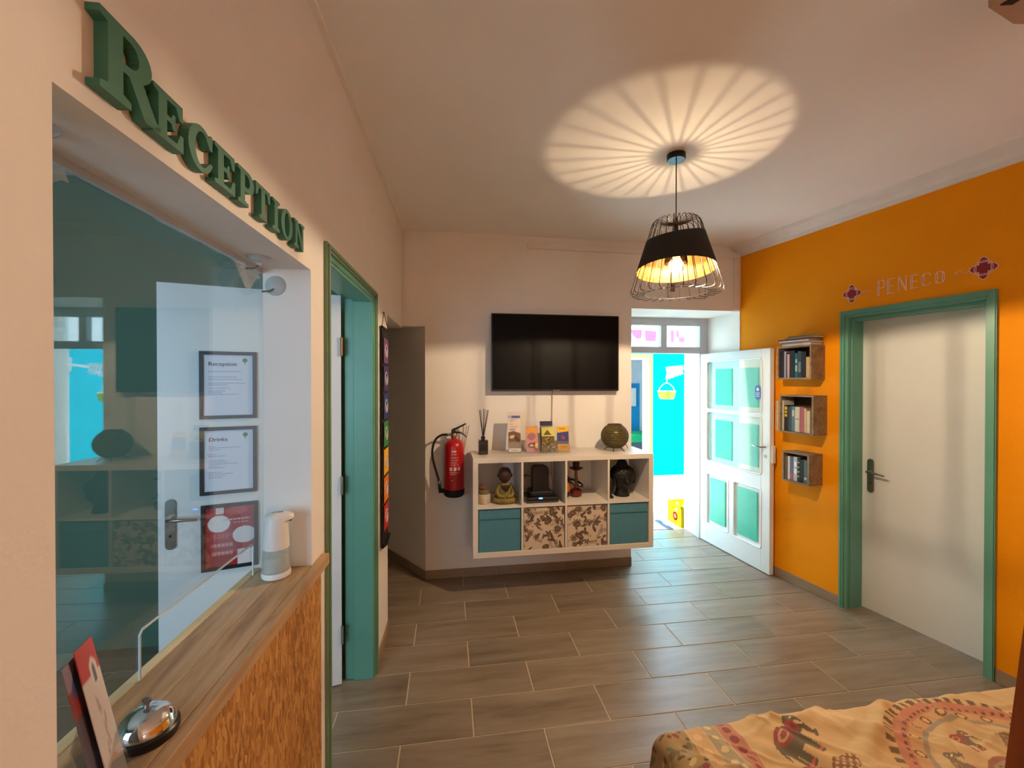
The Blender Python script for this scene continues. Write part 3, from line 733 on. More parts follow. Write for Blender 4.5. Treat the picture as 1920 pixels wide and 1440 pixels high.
# fire extinguisher
fx = thing('fire_extinguisher', 'red fire extinguisher with black hose hung on the back wall', 'fire extinguisher', B, .038, -.092, .722)
RED = pm('extinguisher_red', (176, 16, 22), .28, var=.05, coat=.3)
MB().lathe([(.0, .052), (.083, .052), (.083, .055), (.0825, .40), (.078, .43), (.062, .455), (.035, .470), (.022, .474), (.021, .492), (0, .494)], 32).build('cylinder', RED, fx)
MB().lathe([(0, 0), (.070, 0), (.083, .012), (.0855, .02), (.0855, .062), (.0835, .063), (0, .063)], 32).build('foot_ring', BLACKM, fx)
m = MB().lathe([(0, .488), (.024, .488), (.026, .494), (.026, .512), (.020, .52), (0, .522)], 20).tube([(-.02, 0, .506), (-.052, 0, .507)], .010, 10)
m.build('valve', pm('valve_brass_grey', (150, 138, 116), .35, .8), fx)
MB().box(-.022, .012, -.011, .011, .52, .548, .003).tube([(-.012, 0, .545), (.03, 0, .562), (.098, 0, .596)], [.009, .008, .006], 8).build('squeeze_lever', BLACKP, fx)
MB().tube([(.01, 0, .525), (.05, 0, .523), (.08, 0, .508), (.104, 0, .484)], [.009, .008, .007, .006], 8).build('carry_handle', BLACKP, fx)
hs_ = [(-.05, 0, .507), (-.10, 0, .505), (-.145, -.002, .475), (-.17, -.003, .42), (-.177, -.004, .35), (-.165, -.005, .28), (-.14, -.005, .19), (-.12, -.005, .12)]
hp = []
for i in range(len(hs_) - 1):
    p0, p1, p2, p3 = [Vector(hs_[min(max(k, 0), len(hs_) - 1)]) for k in (i - 1, i, i + 1, i + 2)]
    for t in (0, .25, .5, .75): hp.append(.5 * ((2 * p1) + (p2 - p0) * t + (2 * p0 - 5 * p1 + 4 * p2 - p3) * t * t + (3 * p1 - p0 - 3 * p2 + p3) * t ** 3))
hp.append(Vector(hs_[-1]))
ho = MB().tube(hp, .0095, 10).build('hose', BLACKM, fx)
MB().lathe([(.011, .10), (.013, .105), (.013, .125), (.011, .13)], 12, (-.119, -.005, 0)).build('ferrule', STEEL, ho)
MB().tube([(-.119, -.005, .105), (-.115, -.005, .06), (-.10, -.005, .045)], [.012, .015, .016], 10).box(-.125, -.08, -.02, .01, .03, .062, .004).build('nozzle', BLACKM, ho)
LBL = pm('label_white_print', (214, 190, 186), .5)
m = MB()
def onc(a0, a1, z0, z1):
    P = []; n = 6
    for z in (z0, z1):
        for k in range(n): a = a0 + (a1 - a0) * k / (n - 1); P.append((.0837 * math.sin(a), -.0837 * math.cos(a), z))
    m.add(P, [(k, k + 1, n + k + 1, n + k) for k in range(n - 1)], True)
onc(-.25, .2, .372, .386); onc(-.35, .25, .352, .356); onc(-.4, .4, .325, .3285); onc(-.35, .42, .305, .308); onc(-.35, .3, .285, .288); onc(-.4, .45, .268, .2705)
for a in (-.45, -.05, .35): onc(a, a + .26, .222, .25)
onc(-.45, .5, .206, .210); onc(-.4, .3, .192, .195); onc(-.3, -.15, .14, .146)
m.build('label_print', LBL, fx)
MB().box(-.03, .03, .072, .092, .30, .36, .002).build('wall_bracket', BLACKM, fx)

# ---------------------------------------------------------------- cube shelf unit
KZ = .318
ku = thing('shelf_unit', 'white wall-hung cube shelf unit with eight compartments', 'shelf unit', K, 0, 0, KZ)
KW, KH, KD, T0, T1, CE = 1.466, .764, .388, .039, .016, .335
MB().box(0, KW, 0, KD, KH - T0, KH, .0015).build('top_board', KAL, ku)
MB().box(0, KW, 0, KD, 0, T0, .0015).build('bottom_board', KAL, ku)
MB().box(0, T0, 0, KD, T0, KH - T0).build('side_board', KAL, ku); MB().box(KW - T0, KW, 0, KD, T0, KH - T0).build('side_board', KAL, ku)
MB().box(T0, KW - T0, .0005, KD, T0 + CE, T0 + CE + T1).build('middle_shelf', KAL, ku)
for i in range(3):
    x = T0 + CE + i * (CE + T1)
    for z0, z1 in ((T0, T0 + CE), (T0 + CE + T1, KH - T0)): MB().box(x, x + T1, .001, KD, z0, z1).build('divider', KAL, ku)
for x in (.25, 1.06): MB().lathe([(0, 0), (.012, 0), (.014, .003), (0, .004)], 12, (x, KD - .006, -.013), 'y').build('screw_cover', STEEL, ku)
ZC = KZ + T0 + CE + T1        # floor of the upper compartments
ZT = KZ + KH                  # top of the unit
def cell(i): return T0 + i * (CE + T1)

TEALB = pm('teal_fabric', (76, 132, 150), .85, var=.06, scale=30, bump=.2, bscale=500)
def fabric_box(i, label, mat, flap=True):
    t = thing('storage_box', label, 'storage box', K, cell(i) + .004, .012, KZ + T0 + .0005, group='boxes in the lower row of the shelf unit')
    m = MB().box(0, .327, 0, .36, 0, .326, .006)
    m.build('body', mat, t)
    if flap:
        MB().box(.004, .323, -.003, .001, .255, .322, .0015).build('folded_hem', mat, t)
        MB().box(.006, .321, -.0035, .0005, .248, .2545, .001).build('seam', pm('teal_seam', (48, 104, 108), .9), t)
    return t
fabric_box(0, 'plain teal fabric box at left end of the lower shelf row', TEALB)
fabric_box(3, 'plain teal fabric box at right end of the lower shelf row', TEALB)
BOXC = pm('beige_board', (196, 174, 150), .8, var=.04)
def floral(seed):
    rnd = random.Random(seed); sh = []
    for _ in range(34): sh.append(('leaf', rnd.random() * .32, rnd.random() * .32, rnd.uniform(.014, .034), rnd.uniform(.006, .013), rnd.uniform(0, PI)))
    for _ in range(15): sh.append(('flower', rnd.random() * .32, rnd.random() * .32, rnd.uniform(.018, .036), rnd.choice((5, 6, 8, 9)), rnd.uniform(0, PI)))
    for _ in range(16): sh.append(('branch', rnd.random() * .3, rnd.random() * .3, rnd.uniform(.05, .09), 0, rnd.uniform(0, 2 * PI)))
    for _ in range(7): sh.append(('pod', rnd.random() * .32, rnd.random() * .32, rnd.uniform(.02, .032), rnd.uniform(.016, .022), rnd.uniform(0, PI)))
    for _ in range(16): sh.append(('dot', rnd.random() * .32, rnd.random() * .32, rnd.uniform(.003, .007), 0, 0))
    def fn(U, V):
        A = np.zeros(U.shape + (3,)); A[...] = (212, 190, 168); dk = (96, 76, 60); md = (128, 104, 84)
        for k, cx, cy, a, b, r in sh:
            if k == 'leaf': paint(A, ell(U, V, cx, cy, a, b, r), dk)
            elif k == 'pod': paint(A, ell(U, V, cx, cy, a, b, r), dk); paint(A, ell(U, V, cx, cy, a * .6, b * .5, r), md)
            elif k == 'dot': paint(A, ell(U, V, cx, cy, a, a), md)
            elif k == 'flower':
                th = np.arctan2(V - cy, U - cx); rr = np.hypot(U - cx, V - cy)
                paint(A, rr < a * (.68 + .32 * np.cos(b * th + r)), dk); paint(A, rr < a * .25, md)
            else:
                for t in np.linspace(0, 1, 7):
                    px, py = cx + a * t * math.cos(r), cy + a * t * math.sin(r)
                    paint(A, ell(U, V, px + .006 * math.cos(r + 1.2), py + .006 * math.sin(r + 1.2), .007, .0026, r + .8), md)
                    paint(A, ell(U, V, px + .006 * math.cos(r - 1.2), py + .006 * math.sin(r - 1.2), .007, .0026, r - .8), md)
        return A
    return fn
for i, sd_, lab in ((1, 5, 'beige box with brown flower print below the black router'), (2, 23, 'beige box with brown leaf print below the hookah')):
    t = fabric_box(i, lab, BOXC, False)
    print_grid('printed_front', .323, .322, 130, 130, floral(sd_), PRINT, t, -.002, .002, .002, .0015)

# ---------------------------------------------------------------- on top of the unit
rd = thing('reed_diffuser', 'dark glass reed diffuser with black sticks on shelf unit top', 'diffuser', K, .095, .20, ZT + .0005)
BRG = pm('dark_brown_glass', (34, 24, 20), .18, var=.1, coat=.3)
MB().box(-.038, .038, -.038, .038, 0, .115, .007).build('bottle', BRG, rd)
MB().box(-.026, .026, -.0392, -.0378, .03, .08).build('bottle_label', pm('black_label', (16, 14, 14), .6), rd)
MB().lathe([(.0, .115), (.014, .115), (.014, .122), (.017, .123), (.017, .142), (.0, .142)], 16).build('collar', BLACKP, rd)
for dx, dy in ((-.03, .01), (-.022, -.012), (.004, .016), (.016, -.006), (.034, .004), (.045, .014)):
    MB().tube([(dx * .12, dy * .12, .14), (dx, dy, .365 - abs(dx) * .3)], .0026, 6).build('reed', BLACKM, rd)

def brochure_stand(u, w, h, fn, lab, lab2, back=None, dep=.19, nx=34, ny=80, rz=0):
    fr = K; tl = math.radians(-9)
    hd_ = thing('brochure_stand', lab2, 'brochure stand', K, u, dep, ZT + .0005)
    o = MB().box(-.004, w + .004, .012, .014, .0, h * .62).box(-.004, w + .004, -.012, -.010, 0, h * .28).box(-.004, w + .004, -.012, .014, 0, .002).box(-.004, -.003, -.012, .014, 0, h * .3).box(w + .003, w + .004, -.012, .014, 0, h * .3).build('clear_pocket', ACRYLH, hd_)
    o.rotation_euler = (tl, 0, 0)
    b = print_grid('brochure', w, h, nx, ny, fn, PRINTG, None, 0, 0, .004, .010)
    K.put(b, u, dep, ZT + .0005); b.rotation_euler = (tl, 0, K.a); tag(b, lab, 'brochure')
    return hd_
def br1(U, V):
    A = np.zeros(U.shape + (3,)); A[...] = (226, 208, 192)
    h = .335
    paint(A, V > h - .03, (214, 200, 200)); paint(A, (V > h - .052) & (V < h - .03), (84, 92, 150)); paint(A, (V > h - .052) & (V < h - .03) & (U < .03), (170, 170, 200))
    for v, u0, u1 in ((.268, .012, .075), (.257, .012, .05), (.232, .012, .04), (.212, .012, .08), (.195, .012, .06), (.187, .012, .06), (.18, .012, .06)): paint(A, (V > v) & (V < v + .004) & (U > u0) & (U < u1), (150, 132, 140))
    p = V < .165 + .01 * np.sin(U * 40); paint(A, p, (120, 84, 58)); paint(A, p & ell(U, V, .03, .13, .022, .012, .2), (214, 190, 168)); paint(A, p & ell(U, V, .07, .11, .03, .014, -.9), (84, 52, 34)); paint(A, p & ell(U, V, .04, .06, .06, .025), (142, 118, 84))
    paint(A, (V < .034) & (V > .006), (230, 218, 206)); paint(A, (V < .02) & (V > .015) & (U > .02) & (U < .07), (120, 110, 110))
    return A
def br2(U, V):
    A = np.zeros(U.shape + (3,)); t = np.clip(V / .21, 0, 1)[..., None]
    A[...] = (206, 140, 150); A = A * (1 - t) + np.array((206, 150, 120)) * t
    paint(A, ell(U, V, .05, .175, .05, .03), (240, 160, 60), .8); paint(A, ell(U, V, .045, .13, .035, .03, .3), (150, 96, 132), .7)
    paint(A, ell(U, V, .045, .055, .032, .022), (120, 52, 44)); paint(A, ell(U, V, .045, .056, .018, .010), (216, 170, 160)); paint(A, ell(U, V, .068, .05, .008, .035), (110, 50, 30)); paint(A, ell(U, V, .085, .055, .014, .02), (236, 196, 130)); paint(A, ell(U, V, .085, .02, .02, .014), (180, 70, 40))
    return A
def br3(U, V):
    A = np.zeros(U.shape + (3,)); A[...] = (112, 96, 44)
    rnd = random.Random(3)
    for _ in range(26): paint(A, ell(U, V, rnd.random() * .1, rnd.random() * .12, rnd.uniform(.006, .02), rnd.uniform(.003, .008), rnd.uniform(0, PI)), rnd.choice(((168, 150, 84), (70, 60, 26), (206, 196, 150), (140, 110, 60))))
    paint(A, V > .128, (222, 212, 110)); tr = (V > .14) & (V < .178) & (np.abs(U - .05) < .032 * (1 - (V - .14) / .046)); paint(A, tr, (110, 110, 40)); paint(A, (V > .138) & (V < .146) & (np.abs(U - .05) < .032), (90, 92, 36))
    return A
def br4(U, V):
    A = np.zeros(U.shape + (3,)); A[...] = (58, 74, 132)
    paint(A, V > .155 + U * .12, (236, 190, 40)); paint(A, (V > .185) & (V < .193) & (U > .015) & (U < .07), (196, 90, 30)); paint(A, V < .085, (96, 112, 140)); paint(A, V < .062, (232, 174, 44))
    paint(A, (V > .03) & (V < .045) & (U > .03) & (U < .085) & ((np.floor(V * 250) % 2) > 0), (206, 130, 30)); paint(A, ell(U, V, .05, .115, .018, .012, -.8), (196, 60, 60)); paint(A, ell(U, V, .045, .122, .006, .016, .2), (170, 44, 60))
    return A
brochure_stand(.305, .100, .335, br1, 'tall white travel brochure with blue band and rock photo', 'clear stand holding the tall white travel brochure')
brochure_stand(.452, .098, .215, br2, 'pink and orange sunset brochure on the shelf unit', 'clear stand holding the pink sunset brochure')
s3 = brochure_stand(.582, .108, .205, br3, 'yellow and olive park brochure with green dome emblem', 'clear stand holding the yellow and olive brochure')
b = print_grid('brochure', .108, .252, 20, 30, lambda U, V: np.where(((V > .205) & (V < .215))[..., None], np.array((150, 150, 170.)), np.array((48, 46, 74.))), PRINTG, None, 0, 0, .004, .006)
K.put(b, .575, .208, ZT + .0005); b.rotation_euler = (math.radians(-9), 0, K.a); tag(b, 'dark navy brochure standing behind the yellow olive one', 'brochure')
brochure_stand(.716, .098, .208, br4, 'yellow and blue brochure at right end of the brochure row', 'clear stand holding the yellow and blue brochure')

# wicker ball lamp
wb_ = thing('wicker_lamp', 'round woven wicker ball lamp at right end of the shelf unit', 'lamp', K, 1.21, .185, ZT + .0005)
WIC = pm('dark_olive_wicker', (92, 80, 48), .6, var=.2, scale=40)
RB = .112; ZB = .125
m = MB()
for k in range(13):
    t = -1.1 + 2.15 * k / 12; r = RB * math.cos(t); z = ZB + RB * math.sin(t) * .95
    m.tube([(r * math.cos(a), r * math.sin(a), z + .002 * math.sin(a * 14 + k * PI)) for a in np.linspace(0, 2 * PI, 57)[:-1]], .0034, 5, True)
m.build('woven_rings', WIC, wb_)
m = MB()
for k in range(34):
    a = 2 * PI * k / 34
    m.tube([((RB + .001) * math.cos(t) * math.cos(a), (RB + .001) * math.cos(t) * math.sin(a), ZB + RB * math.sin(t) * .95) for t in np.linspace(-1.2, 1.06, 14)], .0026, 5)
m.build('ribs', WIC, wb_)
MB().lathe([(RB * .97 * math.cos(t), ZB + RB * .95 * .97 * math.sin(t)) for t in np.linspace(-1.35, 1.1, 14)], 32, cap=False).build('inner_shade', pm('olive_gold_glass', (134, 116, 62), .3, .35), wb_)
MB().tube([(RB * .5 * math.cos(a), RB * .5 * math.sin(a), ZB + .098) for a in np.linspace(0, 2 * PI, 33)[:-1]], .004, 6, True).build('top_rim', WIC, wb_)
for a in (.4, 2.5, 4.2, 5.4):
    MB().tube([(.05 * math.cos(a), .05 * math.sin(a), .028), (.075 * math.cos(a), .075 * math.sin(a), .018), (.09 * math.cos(a), .09 * math.sin(a), .004)], .0032, 6).build('foot', BLACKM, wb_)
MB().tube([(.09, .05, .05), (.12, .07, .055), (.14, .075, .03), (.15, .07, .005)], .003, 6).build('flex', BLACKM, wb_)

# ---------------------------------------------------------------- in the upper compartments
pj = thing('candle_pot', 'small pale carved candle pot in the leftmost compartment', 'pot', K, cell(0) + .055, .12, ZC + .0005)
PEB = pm('pale_carved_stone', (198, 182, 158), .8, var=.15, scale=60, bump=.6, bscale=120)
MB().lathe([(0, 0), (.045, 0), (.052, .008), (.054, .05), (.050, .07), (.042, .075), (.042, .068), (0, .066)], 24).build('pot', PEB, pj)
MB().lathe([(0, .074), (.043, .074), (.046, .082), (.043, .10), (.038, .104), (0, .104)], 24).build('lid', pm('green_grey_lid', (120, 112, 84), .5), pj)
MB().lathe([(0, .104), (.018, .104), (.026, .118), (.02, .135), (.006, .142), (0, .142)], 16, (-.012, .01, 0)).build('finial', pm('rose_clay', (130, 92, 76), .8), pj)

mk = thing('monk_figurine', 'seated monk figurine in mustard robe with bead necklace', 'figurine', K, cell(0) + .222, .12, ZC + .0005)
MUS = pm('mustard_glaze', (128, 108, 42), .55, var=.12, scale=20); SKN = pm('brown_clay', (78, 50, 34), .6, var=.1)
MB().lathe([(0, 0), (.078, 0), (.090, .010), (.090, .028), (.074, .055), (.060, .085), (.053, .12), (.047, .142), (.030, .155), (0, .158)], 28, sy=.72).build('robe', MUS, mk)
for s_ in (-1, 1):
    MB().tube([(.046 * s_, -.006, .132), (.066 * s_, -.026, .086), (.048 * s_, -.056, .060), (.012 * s_, -.066, .056)], [.016, .018, .016, .012], 10).build('sleeve', MUS, mk)
    MB().tube([(.078 * s_, -.018, .026), (.048 * s_, -.060, .025), (-.006 * s_, -.070, .023)], [.025, .023, .02], 10).build('folded_leg', MUS, mk)
MB().lathe([(0, .145), (.026, .148), (.024, .162), (.036, .172), (.049, .195), (.053, .222), (.047, .252), (.030, .272), (.0, .278)], 26, sy=.95).build('head', SKN, mk)
m = MB()
for s_ in (-1, 1): m.lathe([(0, -.016), (.006, -.012), (.008, .0), (.006, .012), (0, .016)], 8, (.054 * s_, .0, .213))
m.lathe([(0, -.008), (.006, -.004), (.007, .003), (0, .012)], 8, (0, -.051, .212)); m.build('face_features', SKN, mk)
m = MB()
for s_ in (-1, 1): m.tube([(.028 * s_, -.0455, .222), (.018 * s_, -.0505, .2195), (.009 * s_, -.052, .222)], .0018, 5)
m.tube([(-.012, -.048, .194), (0, -.0495, .191), (.012, -.048, .194)], .0018, 5); m.build('face_lines', pm('dark_brown_line', (44, 28, 20), .8), mk)
MB().lathe([(.0, .145), (.034, .138), (.03, .105), (.012, .092), (0, .09)], 14, (0, -.026, 0), sy=.6).build('chest', SKN, mk)
m = MB()
for t in np.linspace(-1.0, 1.0, 19): m.lathe([(0, -.005), (.004, -.003), (.005, 0), (.004, .003), (0, .005)], 6, (.04 * t, -.043 - .012 * (1 - t * t), .10 + .058 * t * t))
m.build('bead_necklace', pm('dark_beads', (40, 22, 18), .5), mk)

ro = thing('router', 'black upright internet router with blue light in second compartment', 'router', K, cell(1) + .16, .14, ZC + .0005)
MB().box(-.125, .135, -.10, .09, 0, .045, .012).build('base_box', BLACKP, ro)
MB().box(-.09, .095, -.075, .075, .045, .085, .01).build('cradle', BLACKP, ro)
m = MB(); pr2 = [(-.065, .085), (.065, .085), (.066, .25), (.058, .272), (.035, .281), (-.035, .281), (-.058, .272), (-.066, .25)]
m.prism([pr2], -.045, .035).build('tower', BLACKP, ro)
MB().box(-.028, .0, -.1035, -.0995, .034, .043).build('status_light', emit_mat('blue_led', (70, 120, 255), 6), ro)
MB().box(-.125, .135, -.1012, -.0995, .012, .015).build('front_groove', STEEL, ro)
CBW = pm('grey_white_cable', (150, 150, 158), .5)
wc = MB()
for k in range(4):
    wc.tube([(.062 * math.cos(a) * (1 + .05 * k), .012 * math.sin(a * 2 + k) + .012 * k, .085 + .062 * math.sin(a)) for a in np.linspace(0, 2 * PI, 25)[:-1]], .0034, 6, True)
wc = wc.build('cable_coil', CBW); K.put(wc, cell(1) + .080, .27, ZC + .024); tag(wc, 'coil of pale cable beside the black router', 'cable')
wc = MB().tube([(0, 0, .21), (.03, -.01, .205), (.055, -.005, .17), (.07, .0, .11), (.075, .0, .006)], .0034, 6).build('power_lead', CBW); K.put(wc, cell(1) + .232, .27, ZC + .002); tag(wc, 'grey lead hanging over the right side of the router', 'cable')

hk_ = thing('hookah', 'small red based hookah with dark bowl in third compartment', 'hookah', K, cell(2) + .135, .20, ZC + .0005)
REDG = pm('dark_red_glass', (92, 18, 16), .2, var=.1, coat=.4); BRZ = pm('old_bronze', (120, 92, 48), .35, .8); DKW = pm('dark_clay', (58, 32, 24), .5)
MB().lathe([(0, 0), (.036, 0), (.048, .010), (.054, .030), (.050, .052), (.034, .064), (.018, .070), (.016, .076), (0, .076)], 28).build('base_vase', REDG, hk_)
MB().lathe([(0, .074), (.02, .076), (.022, .09), (.014, .10), (.012, .13), (.018, .14), (.012, .15), (.011, .21), (.016, .215), (0, .218)], 20).build('stem', BRZ, hk_)
MB().lathe([(0, .215), (.02, .216), (.056, .232), (.058, .237), (.02, .226), (0, .226)], 28).build('ash_plate', DKW, hk_)
MB().lathe([(0, .226), (.020, .228), (.024, .245), (.030, .272), (.031, .282), (.026, .282), (.02, .262), (0, .26)], 24).build('bowl', DKW, hk_)
hz = []
for k, a in enumerate(np.linspace(-.6, 2 * PI * 1.7, 46)): hz.append((.062 * math.cos(a) - .01, .05 * math.sin(a) - .01, .11 + .016 * math.sin(a + .6) + k * .0002 - .03 * math.cos(a)))
hz += [(-.075, -.02, .165), (-.10, -.03, .185), (-.125, -.04, .195)]
MB().tube(hz, .0062, 8).build('hose', pm('dark_red_hose', (44, 14, 14), .45), hk_)
MB().lathe([(0, -.012), (.009, -.006), (.011, 0), (.009, .006), (0, .012)], 12, (.012, -.052, .108)).build('valve_ball', CHROME, hk_)

ol = thing('orange_lantern', 'small amber glass lantern at left edge of third compartment', 'lantern', K, cell(2) + .042, .17, ZC + .0005)
AMB = pm('amber_glass', (196, 110, 30), .2, var=.25, scale=30, coat=.3)
MB().lathe([(0, 0), (.014, 0), (.018, .006), (.018, .03), (.012, .038), (0, .04)], 16).build('foot', BLACKP, ol)
MB().lathe([(0, .038), (.012, .04), (.030, .058), (.036, .082), (.028, .108), (.014, .124), (.010, .134), (0, .136)], 20, sy=.9).build('globe', AMB, ol)
m = MB()
for k in range(6):
    a = PI / 3 * k; m.tube([(.0305 * math.cos(a) * q, .0275 * math.sin(a) * q, z) for q, z in ((.45, .041), (1.0, .06), (1.19, .083), (.95, .108), (.5, .126))], .0014, 5)
m.build('wire_ribs', BRZ, ol)

bd = thing('buddha_head', 'large black head bust with pointed topknot in rightmost compartment', 'bust', K, cell(3) + .172, .16, ZC + .0005)
EBO = pm('ebony_black', (14, 12, 11), .6, var=.15, bump=.2, bscale=90)
MB().lathe([(0, 0), (.062, 0), (.064, .012), (.052, .04), (.050, .065), (.068, .085), (.088, .115), (.103, .155), (.105, .19), (.090, .222), (.062, .245), (.046, .254), (.044, .262), (.036, .284), (.022, .308), (.008, .326), (0, .331)], 32, sy=.9).build('head', EBO, bd)
for s_ in (-1, 1): MB().lathe([(0, -.055), (.010, -.05), (.014, -.01), (.016, .02), (.010, .045), (0, .05)], 10, (.106 * s_, .0, .15)).build('ear', EBO, bd)
m = MB().tube([(0, -.088, .185), (0, -.100, .155), (0, -.108, .135), (0, -.094, .126)], [.008, .009, .012, .006], 10).tube([(-.026, -.083, .108), (0, -.092, .106), (.026, -.083, .108)], [.004, .007, .004], 8)
for s_ in (-1, 1): m.tube([(.014 * s_, -.093, .172), (.04 * s_, -.089, .168), (.062 * s_, -.074, .172)], [.004, .007, .003], 8).tube([(.01 * s_, -.094, .19), (.04 * s_, -.089, .20), (.07 * s_, -.068, .192)], .003, 6)
m.build('face_features', EBO, bd)
m = MB()
rr_ = random.Random(2)
for k in range(7):
    z = .205 + k * .014; r = float(np.interp(z, [.19, .222, .245, .254, .262, .284, .308], [.105, .090, .062, .046, .044, .036, .022])) - .002
    for q in range(16):
        a = 2 * PI * (q + (k % 2) * .5) / 16
        m.lathe([(0, -.008), (.008, -.003), (.008, .003), (0, .008)], 6, (r * math.cos(a), r * .9 * math.sin(a), z))
m.build('hair_curls', EBO, bd)
sb_ = thing('small_bust', 'small dark figurine half hidden left of the black head bust', 'figurine', K, cell(3) + .040, .10, ZC + .0005)
MB().box(-.022, .026, -.02, .02, 0, .018, .003).build('plinth', EBO, sb_)
MB().lathe([(0, .018), (.012, .018), (.014, .04), (.026, .06), (.034, .10), (.032, .135), (.020, .160), (.006, .175), (0, .176)], 20, sy=.7).build('figure', EBO, sb_)
MB().tube([(.03, -.012, .04), (.042, -.014, .08), (.044, -.014, .12), (.034, -.012, .16)], .0028, 6).build('rim_arc', pm('slate_arc', (60, 64, 70), .5), sb_)

# ================================================================== PENDANT LAMP
pd = thing('pendant_lamp', 'black wire cage pendant lamp with tilted shade and glowing bulb', 'pendant lamp', W0, 1.249, 2.221, 2.15)
ZP = 2.15
WIRE = pm('black_wire', (24, 20, 18), .4, .3)
MB().lathe([(0, CZ - ZP - .032), (.046, CZ - ZP - .032), (.05, CZ - ZP - .028), (.05, CZ - ZP - .001), (0, CZ - ZP - .001)], 36).build('canopy', pm('black_satin_metal', (22, 20, 20), .25, .4), pd)
MB().tube([(0, 0, CZ - ZP - .03), (0, 0, .43)], .0032, 8).build('cord', BLACKM, pd)
MB().lathe([(0, .435), (.006, .435), (.011, .425), (.012, .335), (.020, .328), (.021, .262), (.017, .255), (0, .255)], 20).build('lamp_holder', BLACKP, pd)
def cz(r): return .38 - (r - .133) / .318
NW = 26
for k in range(NW):
    a = 2 * PI * k / NW; ca, sa = math.cos(a), math.sin(a)
    pr3 = [(.012, .392), (.05, .402), (.09, .418), (.112, .416), (.126, .402), (.137, .372)] + [(.133 + (.236 - .133) * t, .378 - .328 * t) for t in (.15, .4, .65, .9, 1.0)] + [(.243, .032), (.243, .020), (.236, .010), (.22, .006), (.19, .008), (.165, .012)]
    MB().tube([(r * ca, r * sa, z) for r, z in pr3], .0022, 5).build('cage_wire', WIRE, pd)
for r, z, nm in ((.165, .012, 'bottom_ring'), (.012, .392, 'hub_ring')):
    MB().tube([(r * math.cos(a), r * math.sin(a), z) for a in np.linspace(0, 2 * PI, 49)[:-1]], .0022, 6, True).build(nm, WIRE, pd)
def band(off):
    P = []; n = 64; tz = []
    for k in range(n):
        a = 2 * PI * k / n; c = math.cos(a + .512); f_ = -math.sin(a + .512)   # right, towards the viewer
        zt = .325 + .016 * c - .018 * f_; zb = .140 + .006 * c + .020 * f_
        for z in (zb, zt): r = .133 + (.378 - z) * .314 + off; P.append((r * math.cos(a), r * math.sin(a), z))
    F_ = [(2 * k, 2 * ((k + 1) % n), 2 * ((k + 1) % n) + 1, 2 * k + 1) for k in range(n)]
    return P, F_
P, F_ = band(.0045); MB().add(P, F_, True).build('shade_band', pm('black_shade_fabric', (20, 17, 15), .8, var=.1, bump=.2, bscale=500), pd)
P, F_ = band(.0030); MB().add(P, [f[::-1] for f in F_], True).build('gold_lining', pm('gold_foil', (122, 70, 5), .5, .45, var=.15, scale=14), pd)
# bulb: clear amber globe with glowing filament rods around the light
bm_ = bpy.data.materials.new('lit_bulb_glass'); bm_.use_nodes = True
nt = bm_.node_tree; nt.nodes.clear()
e = nt.nodes.new('ShaderNodeEmission'); e.inputs[0].default_value = (1, .72, .36, 1); e.inputs[1].default_value = 14
t_ = nt.nodes.new('ShaderNodeBsdfTransparent'); mx = nt.nodes.new('ShaderNodeMixShader'); mx.inputs[0].default_value = .42
ou = nt.nodes.new('ShaderNodeOutputMaterial'); nt.links.new(t_.outputs[0], mx.inputs[1]); nt.links.new(e.outputs[0], mx.inputs[2]); nt.links.new(mx.outputs[0], ou.inputs[0])
ZL = .166
bb = MB().lathe([(0, ZL - .040)] + [(.040 * math.sin(t), ZL - .040 * math.cos(t)) for t in np.linspace(.25, 2.2, 12)] + [(.022, ZL + .042), (.016, ZL + .088)], 26, cap=False).build('bulb', bm_, pd)
FIL = emit_mat('filament', (255, 190, 110), 60)
for k in range(4):
    a = PI / 2 * k + .4
    MB().tube([(.022 * math.cos(a), .022 * math.sin(a), ZL - .026), (.016 * math.cos(a), .016 * math.sin(a), ZL + .026)], .0012, 5).build('filament', FIL, bb)
dim_m = bpy.data.materials.new('uplight_dimmer'); dim_m.use_nodes = True  # for an added cup that dims the bulb's light towards the ceiling
nt = dim_m.node_tree; nt.nodes.clear()
t_ = nt.nodes.new('ShaderNodeBsdfTransparent'); t_.inputs[0].default_value = (.155, .15, .14, 1); ou = nt.nodes.new('ShaderNodeOutputMaterial'); nt.links.new(t_.outputs[0], ou.inputs[0])
MB().lathe([(.062, ZL + .010), (.058, ZL + .045), (.040, ZL + .074), (.0165, ZL + .0885)], 28, cap=False).build('uplight_dimmer_cup', dim_m, pd)
pld = bpy.data.lights.new('bulb_light', 'POINT'); pld.energy = 114; pld.color = (1, .76, .48); pld.shadow_soft_size = .0085
plo = bpy.data.objects.new('bulb_light', pld); COL.objects.link(plo); plo.parent = pd; plo.location = (0, 0, ZL + .004)

# added fill light, unseen behind the viewer
p2 = thing('fill_lamp', 'unseen fill light, large globe on a pole added behind the viewer', 'fill light', W0, .95, -3.0, 0)
MB().lathe([(0, .001), (.17, .001), (.17, .018), (.03, .03), (0, .03)], 32).build('base', BLACKP, p2)
MB().tube([(0, 0, .02), (0, 0, 1.13)], .012, 10).build('pole', BLACKP, p2)
MB().lathe([(.2 * math.sin(t), 1.32 - .2 * math.cos(t)) for t in np.linspace(0, PI, 13)], 20, cap=False).build('fill_globe', emit_mat('warm_fill_glow', (255, 232, 216), 18), p2)

